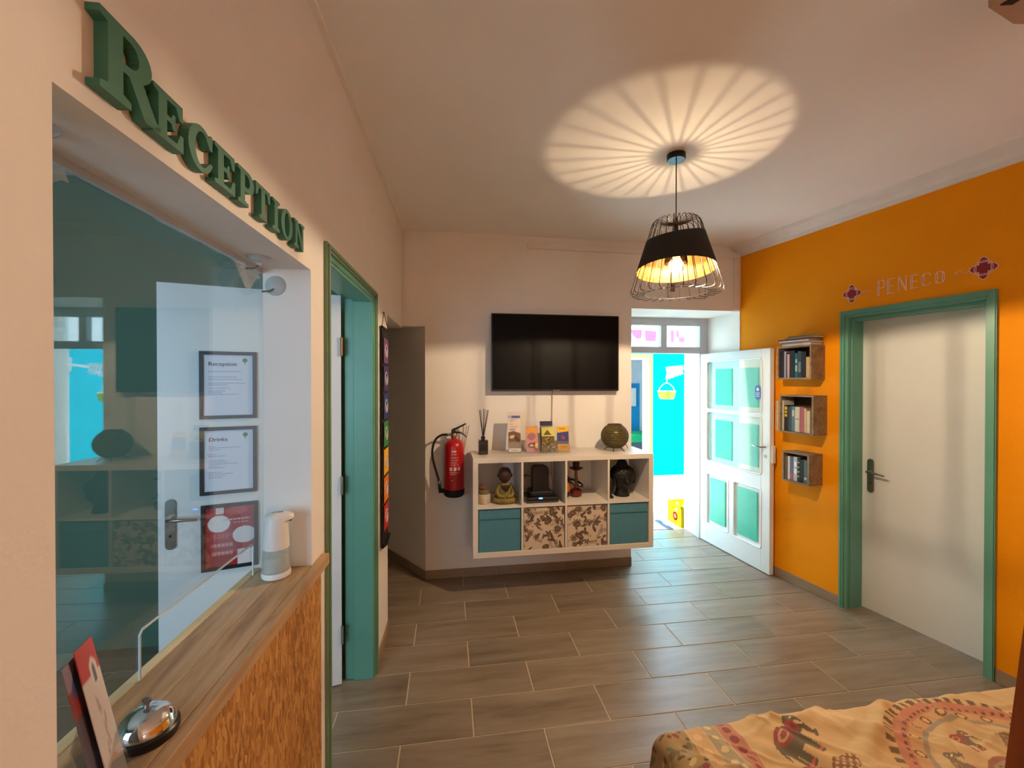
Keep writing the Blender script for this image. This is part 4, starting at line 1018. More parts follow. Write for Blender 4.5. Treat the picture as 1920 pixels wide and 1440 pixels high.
# white box at the ceiling corner of the picture
cbx = thing('ceiling_box', 'white ventilation box hanging under the ceiling at upper right', 'vent box', Fr((1.685, 1.061), .11), 0, 0, 2.75)
MB().prism([[(0, 0), (.25, -.06), (.19, -.33), (-.15, -.28), (-.15, -.02)]], 0, .179, 'xy').build('housing', pm('beige_box_paint', (176, 146, 120), .7), cbx)
MB().prism([[(-.128, -.035), (-.128, -.27), (-.098, -.27), (-.098, -.045)]], -.003, .001, 'xy').build('slot', pm('dark_slot', (40, 22, 16), .8), cbx)

# ================================================================== RIGHT WALL: box shelves and books
def wall_box(u0, u1, z0, z1, dep, label):
    t = thing('wall_box_shelf', label, 'shelf', R, u0, 0, z0, group='three box shelves on the orange wall')
    w = u1 - u0; h = z1 - z0; k = .013
    MB().box(0, w, -dep, -.001, 0, k, .001).build('bottom_board', SHELFW, t); MB().box(0, w, -dep, -.001, h - k, h, .001).build('top_board', SHELFW, t)
    MB().box(0, k, -dep, -.001, k, h - k).build('side_board', SHELFW, t); MB().box(w - k, w, -dep, -.001, k, h - k).build('side_board', SHELFW, t)
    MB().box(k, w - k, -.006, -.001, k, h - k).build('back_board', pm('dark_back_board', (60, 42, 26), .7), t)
    return t
DB = .145
wall_box(.432, .722, 1.686, 1.95, DB, 'top box shelf with mostly dark books on orange wall')
wall_box(.458, .740, 1.258, 1.562, DB, 'middle box shelf full of pale books on orange wall')
wall_box(.483, .708, .870, 1.110, DB, 'bottom and smallest box shelf on orange wall')
BK = {}
def book(u, z, th, h, dp, rgb, label, front=None, flat=False, rz=0.0, band_=None):
    """upright: spine towards the room (-y). flat: lying, spine towards the room"""
    key = 'cover_%d_%d_%d' % rgb
    cov = pm(key, rgb, .5, var=.08, scale=30)
    PAG = pm('book_pages', (222, 210, 186), .85, var=.05, scale=50, stretch=(40, 1, 1))
    yf = -(front if front is not None else DB - .012)
    t = thing('book', label, 'book', R, u, yf, z, rz, group='books on the wall box shelves')
    if not flat:
        MB().box(0, .0016, 0, dp, 0, h).box(th - .0016, th, 0, dp, 0, h).box(0, th, 0, .002, 0, h, .0004).build('cover', cov, t)
        MB().box(.0018, th - .0018, .0022, dp - .004, .003, h - .003).build('pages', PAG, t)
        if band_:
            m = MB()
            for a, b in band_[1]: m.box(th * .15, th * .85, -.0006, .0002, h * a, h * b)
            m.build('spine_print', pm('spine_%d_%d_%d' % band_[0], band_[0], .5), t)
    else:
        MB().box(0, h, 0, dp, 0, .0016).box(0, h, 0, dp, th - .0016, th).box(0, h, 0, .002, 0, th, .0004).build('cover', cov, t)
        MB().box(.003, h - .003, .0022, dp - .004, .0018, th - .0018).build('pages', PAG, t)
    return t
def row(u, z, items):
    for th, h, rgb, label, *ex in items:
        e = ex[0] if ex else {}
        book(u, z + .0005, th, h, e.get('dp', .11), rgb, label, e.get('front'), False, 0, e.get('band'))
        u += th + .0012
row(.447, 1.699, [(.040, .222, (28, 24, 34), 'thick black book at left end of top shelf'), (.016, .212, (150, 154, 176), 'thin pale blue-grey book on top shelf'), (.008, .20, (60, 50, 50), 'thin brown-grey booklet on top shelf'),
    (.020, .188, (188, 148, 146), 'dusty pink book on top shelf'), (.044, .214, (26, 24, 26), 'thick black book in the middle of top shelf'), (.022, .192, (30, 96, 110), 'teal blue book on top shelf', {'band': ((150, 190, 180), ((.25, .5), (.6, .75)))}),
    (.030, .205, (52, 64, 76), 'slate grey book right of the teal one', {'band': ((120, 130, 140), ((.2, .6),))}), (.036, .2, (24, 22, 26), 'black book beside the short beige one'), (.034, .158, (186, 156, 104), 'short beige book at right end of top shelf')])
zz = 1.951
for th, w_, rgb, dx, lab in ((.016, .235, (196, 186, 176), .03, 'pale magazine at bottom of the flat stack'), (.014, .255, (120, 112, 116), .018, 'grey flat book second from bottom of stack'), (.012, .25, (206, 202, 200), .0, 'white flat book jutting left in stack'), (.010, .262, (56, 44, 56), -.006, 'dark plum flat book near top of stack'), (.012, .225, (150, 116, 84), .055, 'brown flat book second from top of stack'), (.008, .2, (112, 96, 72), .078, 'thin khaki booklet on top of the stack')):
    book(.445 + dx, zz, th, w_, .125, rgb, lab, DB - .008, True); zz += th + .0006
row(.443, 1.272, [(.008, .236, (226, 152, 84), 'thin orange book jutting out left of middle shelf', {'front': .168, 'dp': .10})])
row(.4525, 1.272, [(.009, .238, (222, 206, 170), 'thin cream book jutting out of middle shelf', {'front': .166, 'dp': .10})])
row(.4725, 1.272, [(.017, .242, (208, 204, 196), 'tall off-white book in middle shelf'), (.030, .205, (30, 28, 26), 'black book with yellow spine lettering in middle shelf', {'band': ((214, 184, 60), ((.55, .66), (.7, .78), (.82, .95)))}), (.013, .192, (70, 64, 62), 'dark grey book in middle shelf'), (.018, .2, (58, 78, 90), 'blue-grey book beside the light blue one'),
    (.026, .2, (86, 132, 156), 'light blue book in middle shelf', {'band': ((190, 210, 214), ((.6, .85),))}), (.040, .196, (214, 204, 184), 'thick cream book in middle shelf', {'band': ((80, 70, 60), ((.5, .53),))}), (.034, .196, (176, 96, 104), 'rose red book in middle shelf'), (.018, .188, (196, 170, 140), 'tan book beside the rose red one'), (.028, .17, (206, 188, 160), 'short beige book at right end of middle shelf')])
row(.498, .884, [(.026, .182, (112, 108, 104), 'grey book at left end of bottom shelf'), (.016, .186, (226, 222, 214), 'white book in bottom shelf'), (.030, .184, (96, 108, 150), 'blue book with red and white spine in bottom shelf', {'band': ((206, 84, 84), ((.05, .3),))}), (.030, .19, (180, 196, 206), 'pale blue book in bottom shelf', {'band': ((240, 240, 240), ((.3, .5), (.6, .8)))}),
    (.020, .182, (54, 40, 36), 'dark brown dotted book in bottom shelf', {'band': ((206, 196, 180), ((.2, .25), (.4, .45), (.6, .65), (.8, .85)))}), (.030, .176, (24, 22, 24), 'black book in bottom shelf'), (.028, .176, (76, 104, 110), 'dull teal book at right end of bottom shelf', {'band': ((190, 190, 180), ((.15, .25),))})])

# ---------------------------------------------------------------- painted lettering and lotus ornaments
PINK = pm('pink_outline_paint', (252, 196, 168), .6, var=.05); MAR = pm('maroon_paint', (140, 22, 44), .6, var=.06)
def strip(m, pts, w, y=-.0012):
    for (x0, z0), (x1, z1) in zip(pts[:-1], pts[1:]):
        dx, dz = x1 - x0, z1 - z0; l_ = math.hypot(dx, dz)
        if l_ < 1e-6: continue
        nx, nz = -dz / l_ * w / 2, dx / l_ * w / 2; ex, ez = dx / l_ * w * .3, dz / l_ * w * .3
        m.add([(x0 + nx - ex, y, z0 + nz - ez), (x0 - nx - ex, y, z0 - nz - ez), (x1 - nx + ex, y, z1 - nz + ez), (x1 + nx + ex, y, z1 + nz + ez)], [(0, 1, 2, 3)])
        m.add([(x0 + nx - ex, 0, z0 + nz - ez), (x0 - nx - ex, 0, z0 - nz - ez), (x1 - nx + ex, 0, z1 - nz + ez), (x1 + nx + ex, 0, z1 + nz + ez)], [(3, 2, 1, 0)])
pw = thing('painted_lettering', 'word PENECO hand painted in pink and maroon above the white door', 'lettering', R, 1.075, -.0003, 2.258)
def bx(x0, x1, z0, z1): return [(x0, z0), (x1, z0), (x1, z1), (x0, z1), (x0, z0)]
LT = {  # maroon stems (rect), pink lines
 'P': ([(0.08, .22, 0, 1)], [bx(.08, .22, 0, 1), [(.22, 1), (.7, 1), (.8, .9), (.8, .6), (.7, .5), (.22, .5)], [(0, 0), (.3, 0)]]),
 'E': ([(.08, .22, 0, 1)], [bx(.08, .22, 0, 1), [(.22, 1), (.8, 1)], [(.22, .52), (.65, .52)], [(.22, 0), (.8, 0)], [(0, 0), (.2, 0)]]),
 'N': ([], [[(.08, 0), (.08, 1)], [(.08, 1), (.8, 0)], [(.2, 1), (.92, 0)], [(.86, 0), (.86, 1)], [(0, 0), (.2, 0)], [(.75, 1), (1, 1)]]),
 'C': ([(.08, .24, .2, .8)], [[(.85, .8), (.8, .95), (.6, 1), (.3, 1), (.12, .9), (.08, .75), (.08, .25), (.12, .1), (.3, 0), (.6, 0), (.8, .05), (.85, .2)], [(.24, .9), (.24, .1)]]),
 'O': ([(.08, .22, .2, .8), (.70, .84, .2, .8)], [[(.3, 0), (.6, 0), (.76, .08), (.84, .25), (.84, .75), (.76, .92), (.6, 1), (.3, 1), (.14, .92), (.08, .75), (.08, .25), (.14, .08), (.3, 0)], [(.22, .92), (.22, .08)], [(.70, .92), (.70, .08)]]),
}
xs = [0, .060, .122, .190, .250, .318]; zs_ = [0, .002, .006, .010, .013, .013]; hs2 = [.098, .096, .09, .082, .074, .070]
for ch, x, zb, hh in zip('PENECO', xs, zs_, hs2):
    wd_ = .054; st_, ln_ = LT[ch]
    m = MB(); mm_ = MB()
    for a, b, c, d in st_: mm_.box(x + a * wd_, x + b * wd_, -.0008, 0, zb + c * hh, zb + d * hh)
    if ch == 'N': mm_.prism([[(x + .08 * wd_, zb + hh), (x + .2 * wd_, zb + hh), (x + .92 * wd_, zb), (x + .8 * wd_, zb)]], -.0008, 0)
    for l_ in ln_: strip(m, [(x + p * wd_, zb + q * hh) for p, q in l_], .0054)
    lo_ = m.build('letter_outline', PINK, pw)
    mm_.build('letter_fill', MAR, lo_)
def lotus(u, z, s, lab):
    t = thing('painted_lotus', lab, 'ornament', R, u, -.0003, z)
    def petal(a):
        o = []
        for q in np.linspace(-1, 1, 13):
            r = .46 + .54 * (1 - abs(q) ** 1.4) - .1 * (1 - abs(q)) * 0
            ang = a + q * PI / 4
            o.append((r * math.cos(ang), r * math.sin(ang)))
        return o
    outl = []
    for k in range(4): outl += petal(PI / 2 * k)[:-1]
    sc2 = lambda L_: [(p[0] * s * .95, p[1] * s) for p in L_]
    MB().prism([sc2(outl)], -.0008, 0).build('fill', MAR, t)
    m = MB(); strip(m, sc2(outl + outl[:1]), .005)
    for k in range(4):
        a = PI / 2 * k
        strip(m, sc2([(.52 * math.cos(a + q) / max(abs(math.cos(q)), .7), .52 * math.sin(a + q) / max(abs(math.cos(q)), .7)) for q in np.linspace(-.85, .85, 9)]), .004)
        strip(m, sc2([(.66 * math.cos(a + q), .66 * math.sin(a + q)) for q in np.linspace(-.5, .5, 7)]), .0035)
    m.build('outline', PINK, t)
    return t
lotus(.912, 2.303, .066, 'smaller painted maroon lotus left of the painted word')
lotus(1.614, 2.313, .064, 'larger painted maroon lotus right of the painted word')
for u, z, s, lab in ((.985, 2.302, .8, 'small pink painted squiggle left of the painted word'), (1.49, 2.312, 1.0, 'longer pink painted squiggle right of the painted word')):
    t = thing('painted_squiggle', lab, 'ornament', R, u, -.0003, z); m = MB()
    strip(m, [(s * .062 * q, s * (.010 * math.sin(q * 2 * PI))) for q in np.linspace(0, 1, 15)], .0032); strip(m, [(s * (.005 + .007 * math.cos(q)), s * (-.004 + .006 * math.sin(q))) for q in np.linspace(0, 5, 9)], .0026)
    m.build('stroke', PINK, t)

# ================================================================== SOFA with printed bedspread
X0, X1, Y0, Y1, ZS = .705, 2.52, .78, 1.41, .45
sf = thing('sofa', 'low sofa hidden below the elephant print bedspread', 'sofa', W0, 1.6, 1.0, 0)
SOF = pm('dark_sofa_fabric', (70, 56, 46), .9, bump=.3, bscale=300)
MB().box(X0 - 1.6 + .05, X1 - 1.6 - .03, Y0 - 1 + .03, Y1 - 1 - .02, .10, .28, .02).build('base', SOF, sf)
MB().box(X0 - 1.6 + .035, X1 - 1.6 - .02, Y0 - 1 + .02, Y1 - 1 - .015, .282, ZS - .02, .04).build('seat_cushion', SOF, sf)
for x in (X0 - 1.5, X1 - 1.75):
    for y in (Y0 - .93, Y1 - 1.09): MB().lathe([(0, .001), (.018, .001), (.026, .099), (0, .099)], 12, (x, y, 0)).build('leg', pm('dark_leg_wood', (50, 32, 20), .5), sf)
aw = MB().prism([[(0, 0), (.55, 0), (.55, 1.32), (.5, 1.36), (.21, 1.36)]], 0, .035).build('wooden_board', WOODR)
aw.location = (.889, .62, .0)
tag(aw, 'orange brown wooden board at right edge in front of bedspread', 'board')

bx0, bx1, by0, by1 = X0 - .34, X1 + .06, Y0 - .10, Y1 + .26
nx, ny = 560, 380
a_ = np.linspace(bx0, bx1, nx); b_ = np.linspace(by0, by1, ny); AA, BB = np.meshgrid(a_, b_)
def fold(v, lo, hi, r):
    p = v.copy(); dz = np.zeros_like(v)
    for sgn, lim in ((-1, lo), (1, hi)):
        ov = np.clip((v - lim) * sgn + r, 0, None)
        th = np.clip(ov / r, 0, PI / 2); rest = np.clip(ov - r * PI / 2, 0, None); mk_ = ov > 0
        p = np.where(mk_, lim - sgn * r + sgn * r * np.sin(th) + sgn * rest * .12, p); dz = np.where(mk_, dz - r * (1 - np.cos(th)) - rest * .97, dz)
    return p, dz
PX, dz1 = fold(AA, X0, X1 + .3, .05); PY_, dz2 = fold(BB, Y0, Y1, .045)
rng = np.random.RandomState(3)
wr_ = np.zeros_like(AA)
for k in range(16):
    th = rng.uniform(.5, 1.1) + (0 if k % 3 else 1.2); fq = rng.uniform(16, 44); ph = rng.uniform(0, 6)
    tt = AA * math.cos(th) + BB * math.sin(th); ss = -AA * math.sin(th) + BB * math.cos(th)
    c0, c1 = rng.uniform(.7, 2.3), rng.uniform(.7, 1.45)
    env = np.exp(-(((AA - c0) / .28) ** 2 + ((BB - c1) / .22) ** 2))
    wr_ += env * .017 * np.clip(np.sin(tt * fq + ph + 1.4 * np.sin(ss * 7 + ph)), -.2, 1) ** 2
wr_ += .006 * np.sin(AA * 9 + 1) * np.sin(BB * 7)
for k in range(90):
    c0, c1 = rng.uniform(.7, 2.4), rng.uniform(.9, 1.42); th = rng.uniform(-1.2, -.5) if k % 4 else rng.uniform(-.2, .5); ln = rng.uniform(.05, .14)
    tt = (AA - c0) * math.cos(th) + (BB - c1) * math.sin(th); ss = -(AA - c0) * math.sin(th) + (BB - c1) * math.cos(th) + .6 * tt * tt * rng.uniform(-3, 3)
    wr_ += rng.uniform(.003, .008) * np.exp(-(tt / ln) ** 2 - (ss / rng.uniform(.006, .014)) ** 2)
PZ = ZS + dz1 + dz2 + wr_ * np.exp(dz1 * 2) + .02 * np.clip(AA - 2.0, 0, 1) * (BB > 0)
PX += .012 * np.sin(BB * 30 + 1) * np.clip(-dz1 * 3, 0, 1); PY_ += .012 * np.sin(AA * 26) * np.clip(-dz2 * 3, 0, 1)
PZ = np.maximum(PZ, .03)
A = np.zeros(AA.shape + (3,)); A[...] = (210, 178, 130)
nzv = np.sin(AA * 11 + 2 * np.sin(BB * 9)) * np.sin(BB * 13 + 1.5 * np.sin(AA * 7)); paint(A, nzv > .25, (208, 168, 116), .6); paint(A, nzv < -.55, (230, 198, 152), .7)
def elephant(cx, cy, s, rot, body, cloth, flip=1):
    c, q = math.cos(rot), math.sin(rot); x = ((AA - cx) * c + (BB - cy) * q) / s * flip; y = (-(AA - cx) * q + (BB - cy) * c) / s
    e_ = lambda ax, ay, rx, ry, r=0.0: ell(x, y, ax, ay, rx, ry, r)
    for ax in (-.42, -.22, .22, .40): paint(A, (np.abs(x - ax) < .085) & (y < -.05) & (y > -.62), body)
    paint(A, e_(0, .08, .58, .34), body); paint(A, e_(.62, .22, .24, .24), body)
    paint(A, e_(.84, .0, .08, .28, .25), body); paint(A, e_(.92, -.28, .12, .05, .5), body); paint(A, e_(-.60, .0, .04, .24, -.25), body)
    paint(A, e_(-.02, .22, .34, .22), cloth); paint(A, e_(-.02, .22, .24, .12), (196, 160, 120)); paint(A, e_(-.02, .22, .16, .07), cloth)
    paint(A, e_(.52, .2, .13, .18, .2), cloth); paint(A, e_(.70, .30, .025, .025), (240, 226, 200)); paint(A, e_(.76, .12, .14, .03, -.6), (236, 220, 190))
    for ax in (-.42, -.22, .22, .40): paint(A, (np.abs(x - ax) < .085) & (y < -.50) & (y > -.56), (200, 90, 80))
MC = (1.77, .985); dxm = AA - MC[0]; dym = BB - MC[1]; rr = np.hypot(dxm, dym); th = np.arctan2(dym, dxm)
REDP = (164, 92, 80); GRY = (128, 122, 108); DRK = (92, 66, 50)
paint(A, (rr < .40) & (rr > .375) & (np.sin(th * 64) > -.1), DRK, .9)
paint(A, (rr < .375) & (rr > .335), (192, 116, 96), .85)
paint(A, (rr < .352) & (rr > .342) & (np.sin(th * 90) > .2), (110, 62, 56))
paint(A, (rr < .335) & (rr > .30), (206, 158, 112)); cell_ = np.hypot(((th * 26 / (2 * PI)) % 1 - .5) * .075, rr - .317)
paint(A, (cell_ < .016), DRK, .9); paint(A, cell_ < .010, (222, 176, 120))
paint(A, (rr < .30) & (rr > .285), (148, 138, 120), .9)
paint(A, (rr < .15) & (rr > .135), (150, 92, 82), .9); paint(A, (rr <= .135) & (rr > .10), (170, 152, 128)); 
c2 = np.hypot(((th * 18 / (2 * PI)) % 1 - .5) * .042, rr - .118); paint(A, c2 < .012, DRK, .8); paint(A, c2 < .006, (226, 186, 130))
paint(A, (rr <= .10), (196, 128, 108)); paint(A, rr < .085 * (.7 + .3 * np.cos(th * 8)), (120, 66, 60)); paint(A, rr < .04, (216, 170, 116))
for k in range(8):
    a = 2 * PI * k / 8 + .25
    elephant(MC[0] + .218 * math.cos(a), MC[1] + .218 * math.sin(a), .072, a - PI / 2, ((112, 96, 78), (124, 112, 96))[k % 2], ((158, 66, 64), (120, 100, 70))[k % 2])
for cx, cy, s_, r_, f_ in ((1.14, 1.27, .125, .55, 1), (1.13, .72, .12, -.4, 1), (2.37, 1.27, .12, -.2, -1), (2.36, .72, .12, .5, -1)):
    elephant(cx, cy, s_, r_, (84, 80, 68), (150, 60, 70), f_)
    paint(A, ell(AA, BB, cx - .05, cy - .125, .08, .035, .3), (164, 66, 78)); paint(A, ell(AA, BB, cx + .09, cy - .11, .06, .035, .5) & (np.sin(AA * 260) * np.sin(BB * 260) > -.2), (128, 80, 54))
# printed border bands towards the left end
for lo_, hi_, colr in ((.925, .985, (184, 106, 94)), (.87, .92, (158, 148, 126)), (.815, .865, (206, 164, 120))): paint(A, (AA > lo_) & (AA < hi_), colr, .8)
bb2 = np.hypot(((BB * 16) % 1 - .5) * .06, AA - .840); paint(A, bb2 < .014, (228, 190, 140)); bb3 = np.hypot(((BB * 20) % 1 - .5) * .05, AA - .895); paint(A, bb3 < .012, (226, 200, 150))
bb4 = np.hypot(((BB * 24) % 1 - .5) * .04, AA - .955); paint(A, bb4 < .015, (132, 58, 60))
paint(A, AA < .81, (160, 130, 86)); 
rng2 = random.Random(8)
for k in range(520):
    cx, cy = rng2.uniform(bx0, .815), rng2.uniform(by0, by1)
    sl = (np.abs(a_ - cx) < .05); sb2 = (np.abs(b_ - cy) < .05); ix = np.ix_(sb2, sl)
    sub = A[ix]; paint(sub, ell(AA[ix], BB[ix], cx, cy, rng2.uniform(.006, .018), rng2.uniform(.004, .010), rng2.uniform(0, PI)), rng2.choice(((84, 64, 44), (112, 92, 58), (128, 44, 48), (206, 176, 122), (100, 104, 74), (74, 62, 46)))); A[ix] = sub
A = A * .80 + np.array((200, 172, 128)) * .20
idx = np.arange(nx * ny).reshape(ny, nx)
q = np.stack([idx[:-1, :-1], idx[:-1, 1:], idx[1:, 1:], idx[1:, :-1]], -1).reshape(-1, 4)
me = bpy.data.meshes.new('bedspread'); me.from_pydata(np.stack([PX, PY_, PZ], -1).reshape(-1, 3).tolist(), [], q.tolist())
rgb = lina(A).reshape(-1, 3); ca_ = me.color_attributes.new('print', 'FLOAT_COLOR', 'POINT'); ca_.data.foreach_set('color', np.c_[rgb, np.ones(len(rgb))].astype(np.float32).ravel())
me.polygons.foreach_set('use_smooth', [True] * len(me.polygons))
bs = link('bedspread', me, print_mat('printed_cotton', .85, .25, 600))
tag(bs, 'beige cotton bedspread printed with elephants and mandala draped over sofa', 'bedspread')

# ================================================================== OUTSIDE the entrance
pf = MB().box(-3, 9, 4.505, 7.3, -.12, -.004).build('patio_floor', pm('pale_patio_concrete', (228, 226, 220), .8, var=.04, bump=.2)); tag(pf, 'pale concrete patio floor outside the entrance door', 'floor', kind='structure')
TURQ = pm('turquoise_wall_paint', (4, 190, 206), 1.0, var=.03, scale=2, spec=0)
pw_ = MB().panel(-3, 9, 0, 2.25, [(2.62, 3.47, -1, 2.075)], 7.1, 7.3).build('wall_patio', TURQ); tag(pw_, 'bright turquoise wall across the patio', 'wall', kind='structure')
up = MB().box(-3, 9, 7.12, 7.3, 2.25, 4.2).build('wall_patio_upper', pm('white_exterior_paint', (236, 236, 234), .8, var=.03)); tag(up, 'white upper wall above the turquoise patio wall', 'wall', kind='structure')
for xa, nm in ((8.8, 'right'), (-3, 'left')):
    sw = MB().box(xa, xa + .2, 4.5, 7.3, 0, 3.2).build('wall_patio_' + nm, MATS['white_exterior_paint']); tag(sw, 'white side wall closing the %s end of the patio' % nm, 'wall', kind='structure')
yd = thing('door_4', 'pale yellow door frame in the turquoise patio wall', 'door', W0, 0, 7.1, 0, kind='structure')
m = MB().prism([[(2.55, 0), (2.55, 2.14), (3.545, 2.14), (3.545, 0), (3.475, 0), (3.475, 2.08), (2.62, 2.08), (2.62, 0)]], -.03, .0)
m.build('architrave', pm('yellow_frame_paint', (232, 186, 72), .9, spec=0), yd)
m = MB().prism([[(2.615, 0), (2.615, 2.08), (3.478, 2.08), (3.478, 0), (3.455, 0), (3.455, 2.055), (2.64, 2.055), (2.64, 0)]], -.035, .19)
m.build('door_frame', WGLOSS, yd)
rm = MB().box(2.3, 4.6, 8.9, 9.0, 0, 2.6).box(2.2, 2.3, 7.3, 9.0, 0, 2.6).box(4.6, 4.7, 7.3, 9.0, 0, 2.6).box(2.2, 4.7, 7.3, 9.0, 2.6, 2.7).box(2.2, 4.7, 7.3, 9.0, -.1, -.002).build('wall_far_room', pm('far_room_wall', (216, 220, 224), .8)); tag(rm, 'pale grey walls of the room beyond the patio', 'wall', kind='structure')
bpn = MB().box(3.4, 4.14, 8.87, 8.899, .3, 1.62).build('blue_wall_panel', pm('blue_board', (24, 150, 206), .6)); tag(bpn, 'blue wall panel inside the room beyond the patio', 'panel')
tdp = thing('towel_dispenser', 'white wall dispenser on the blue panel in the far room', 'dispenser', W0, 3.72, 8.868, 1.12)
MB().box(0, .30, -.11, 0, 0, .40, .02).build('housing', WHITEP, tdp); MB().box(.13, .17, -.113, -.109, .26, .28).build('window_slot', pm('grey_slot', (130, 134, 140), .5), tdp)
gt = thing('counter', 'dark counter with green top inside the room beyond the patio', 'counter', W0, 3.3, 8.2, 0)
MB().box(0, 1.0, 0, .5, 0, .42, .005).build('cabinet', pm('dark_grey_cabinet', (92, 98, 104), .6), gt); MB().box(-.02, 1.02, -.03, .52, .42, .60, .03).build('green_cover', pm('green_cover_cloth', (30, 178, 110), .6), gt)
mt_ = MB().box(1.95, 2.50, 4.478, 5.6, -.003, .008, .003).build('door_mat', pm('blue_grey_mat', (76, 86, 110), .95, var=.1, bump=.5, bscale=200)); tag(mt_, 'flat blue grey door mat outside the entrance', 'mat')
# yellow crate
cr_ = thing('bottle_crate', 'yellow plastic bottle crate with red round emblem on the patio', 'crate', W0, 2.61, 4.515, -.0035)
YEL = pm('yellow_crate_plastic', (196, 178, 14), .8, var=.04, spec=.1)
cw, cl, chh = .40, .30, .245
m = MB()
m.box(0, cw, 0, cl, 0, .012)
for x in (0, cw - .012): 
    m.box(x, x + .012, 0, cl, .012, .155); m.box(x, x + .012, 0, .09, .155, .2); m.box(x, x + .012, cl - .09, cl, .155, .2); m.box(x, x + .012, 0, cl, .2, chh)
for y in (0, cl - .012): m.box(.012, cw - .012, y, y + .012, .012, chh)
m.box(-.004, cw + .004, -.004, .004, chh - .03, chh); m.box(-.004, cw + .004, cl - .004, cl + .004, chh - .03, chh); m.box(-.004, .004, -.004, cl + .004, chh - .03, chh)
m.build('crate_body', YEL, cr_)
for i in range(3):
    for j in range(2): MB().lathe([(0, .013), (.03, .013), (.03, .16), (.012, .19), (.012, .232), (0, .232)], 14, (.075 + .115 * i, .085 + .13 * j, 0)).build('bottle', pm('pale_bottle', (232, 234, 230), .3), cr_)
em = MB().lathe([(0, 0), (.05, 0), (.05, .002), (0, .002)], 26, (-.0025, cl * .42, .10), 'x').build('emblem', pm('red_emblem', (150, 14, 14), .8, spec=.1), cr_)
m = MB()
for z, w_ in ((.122, .03), (.108, .06), (.094, .062), (.08, .03)): m.box(-.0033, -.0024, cl * .42 - w_ / 2, cl * .42 + w_ / 2, z - .003, z + .003)
m.build('emblem_marks', pm('pale_emblem_print', (240, 176, 120), .5), em)
# folding wall rack with basket
rk = thing('folding_rack', 'white folding scissor rack reaching out over the patio', 'rack', W0, 2.64, 5.2, 1.70)
WR = pm('white_rack_wire', (236, 238, 238), .4)
m = MB(); n = 6
for k in range(n):
    x = .16 + k * .036
    for s_ in (-1, 1): m.tube([(x, s_ * .02, .0 + .012 * k), (x + .036, s_ * .02, .155 + .004 * k), ], .005, 6).tube([(x + .036, s_ * .02, .0 + .012 * k), (x, s_ * .02, .155 + .004 * k)], .005, 6)
m.build('scissor_bars', WR, rk)
MB().tube([(.37, 0, .13), (.62, 0, .16)], .014, 8).box(.60, .648, -.05, .05, .08, .24, .004).build('wall_arm', WR, rk)
MB().tube([(.165, 0, .01), (.160, 0, -.053)], .005, 6).build('hanging_hook', WR, rk)
pst = MB().box(0, .14, -.07, .07, -.003, 2.6, .006).build('patio_post', MATS['white_exterior_paint']); pst.location = (3.285, 5.2, 0); tag(pst, 'white patio post carrying the folding rack', 'post')
bk = thing('hanging_basket', 'small lime green basket hanging from the folding rack', 'basket', W0, 2.80, 5.2, 1.438)
LIM = pm('lime_plastic', (130, 176, 14), .5, var=.1)
m = MB().lathe([(0, 0), (.085, 0), (.092, .012), (.108, .095), (.112, .1), (.104, .1), (.088, .014), (0, .010)], 28, cap=False)
m.build('bowl', LIM, bk)
m = MB()
for k in range(20):
    a = 2 * PI * k / 20; m.tube([(.093 * math.cos(a), .093 * math.sin(a), .014), (.1095 * math.cos(a + .15), .1095 * math.sin(a + .15), .094)], .003, 5)
m.build('weave_ribs', pm('lime_dark', (136, 176, 30), .5), bk)
MB().tube([(.11 * math.cos(a), .11 * math.sin(a), .102) for a in np.linspace(0, 2 * PI, 33)[:-1]], .006, 6, True).build('rim', WR, bk)
MB().tube([(-.108, 0, .1), (-.095, 0, .145), (-.05, 0, .19), (0, 0, .21), (.05, 0, .19), (.095, 0, .145), (.108, 0, .1)], .006, 8).build('handle', WR, bk)
# chain beside the door
m = MB(); 
for k in range(46):
    z = 1.06 - k * .0188; hz_ = k % 2
    pts = [((.0055 * math.cos(a) if hz_ else 0), (0 if hz_ else .0055 * math.cos(a)), z + .0125 * math.sin(a)) for a in np.linspace(0, 2 * PI, 11)[:-1]]
    m.tube(pts, .0018, 5, True)
chn = m.build('door_chain', pm('galvanised_chain', (170, 172, 178), .35, .8)); chn.location = (2.626, 4.29, 0); tag(chn, 'thin metal chain hanging beside the entrance door frame', 'chain')
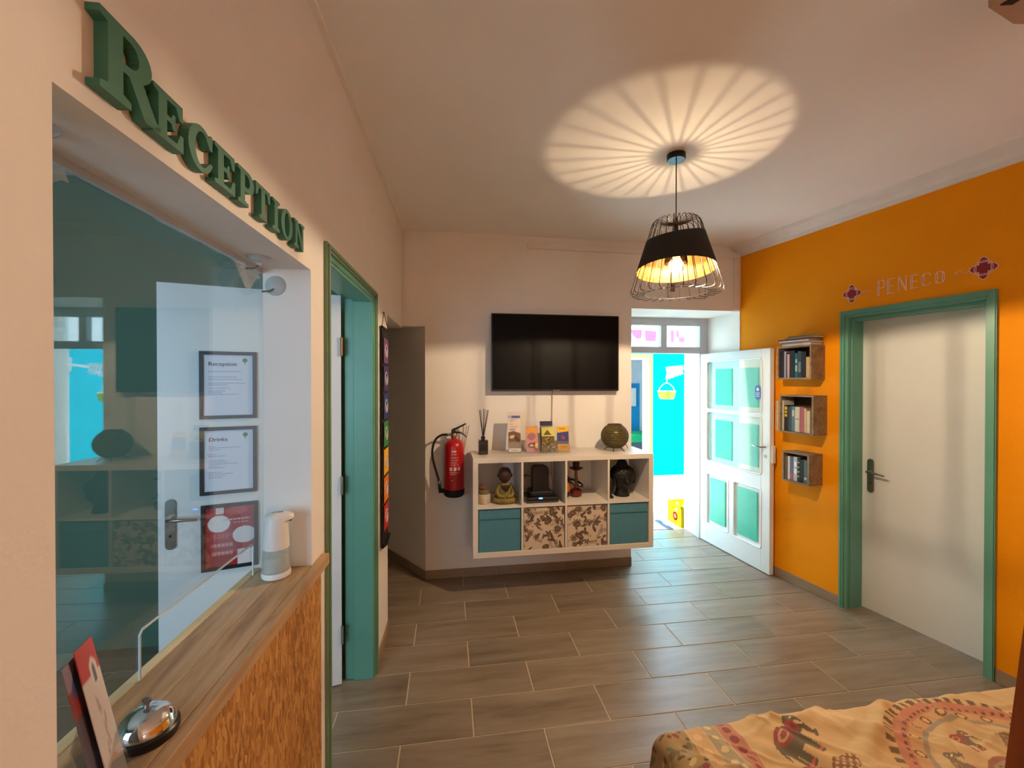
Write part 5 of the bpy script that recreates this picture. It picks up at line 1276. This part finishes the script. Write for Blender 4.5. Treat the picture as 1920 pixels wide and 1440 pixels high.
# pink and teal cloth flags seen through the transom
FP = pm('pink_flag_cloth', (214, 70, 122), .8); FT = pm('teal_flag_cloth', (130, 216, 190), .8)
for pts, mt2, lab in (([(3.05, 2.55), (3.27, 2.55), (3.25, 2.40), (3.17, 2.39), (3.10, 2.45)], FP, 'pink cloth flag, leftmost seen through the transom'), ([(3.31, 2.545), (3.53, 2.53), (3.51, 2.35), (3.33, 2.36)], FP, 'square pink cloth flag in the left transom pane'), ([(2.98, 2.555), (3.04, 2.555), (3.08, 2.45), (3.15, 2.37), (2.98, 2.34)], FT, 'pale teal cloth flag in the left transom pane'),
                        ([(3.79, 2.56), (3.85, 2.56), (3.85, 2.34), (3.79, 2.34)], FP, 'narrow pink cloth flag in the right transom pane'), ([(3.89, 2.545), (3.93, 2.545), (3.95, 2.43), (4.06, 2.43), (4.06, 2.34), (3.95, 2.34), (3.93, 2.42), (3.89, 2.45)], FP, 'L-shaped pink cloth flag in the right transom pane'), ([(3.86, 2.555), (3.885, 2.555), (3.885, 2.43), (3.935, 2.41), (3.935, 2.34), (3.86, 2.34)], FT, 'tiny teal cloth flag in the right transom pane')):
    o = MB().prism([pts], 6.9, 6.904).build('cloth_flag', mt2); tag(o, lab, 'flag', 'flags strung over the patio')
o = MB().tube([(2.2, 7.125, 2.6), (2.5, 6.902, 2.58), (3.05, 6.902, 2.552), (3.3, 6.902, 2.545), (3.5, 6.902, 2.53), (3.8, 6.902, 2.552), (4.0, 6.902, 2.556), (4.8, 6.902, 2.58), (5.2, 7.125, 2.62)], .004, 6).build('flag_line', pm('white_cord', (230, 230, 226), .8)); tag(o, 'thin cord carrying the cloth flags over the patio', 'cord')

for o in bpy.data.objects:
    if o.name.split('.')[0] in ('text_lines', 'label_print', 'spine_print', 'emblem_marks', 'lid_print', 'sticker_print', 'hair_curls', 'bead_necklace', 'woven_rings', 'ribs', 'weave_ribs', 'scissor_bars', 'face_features', 'face_lines', 'wire_ribs', 'symbol', 'letter_fill'):
        o['kind'] = 'stuff'
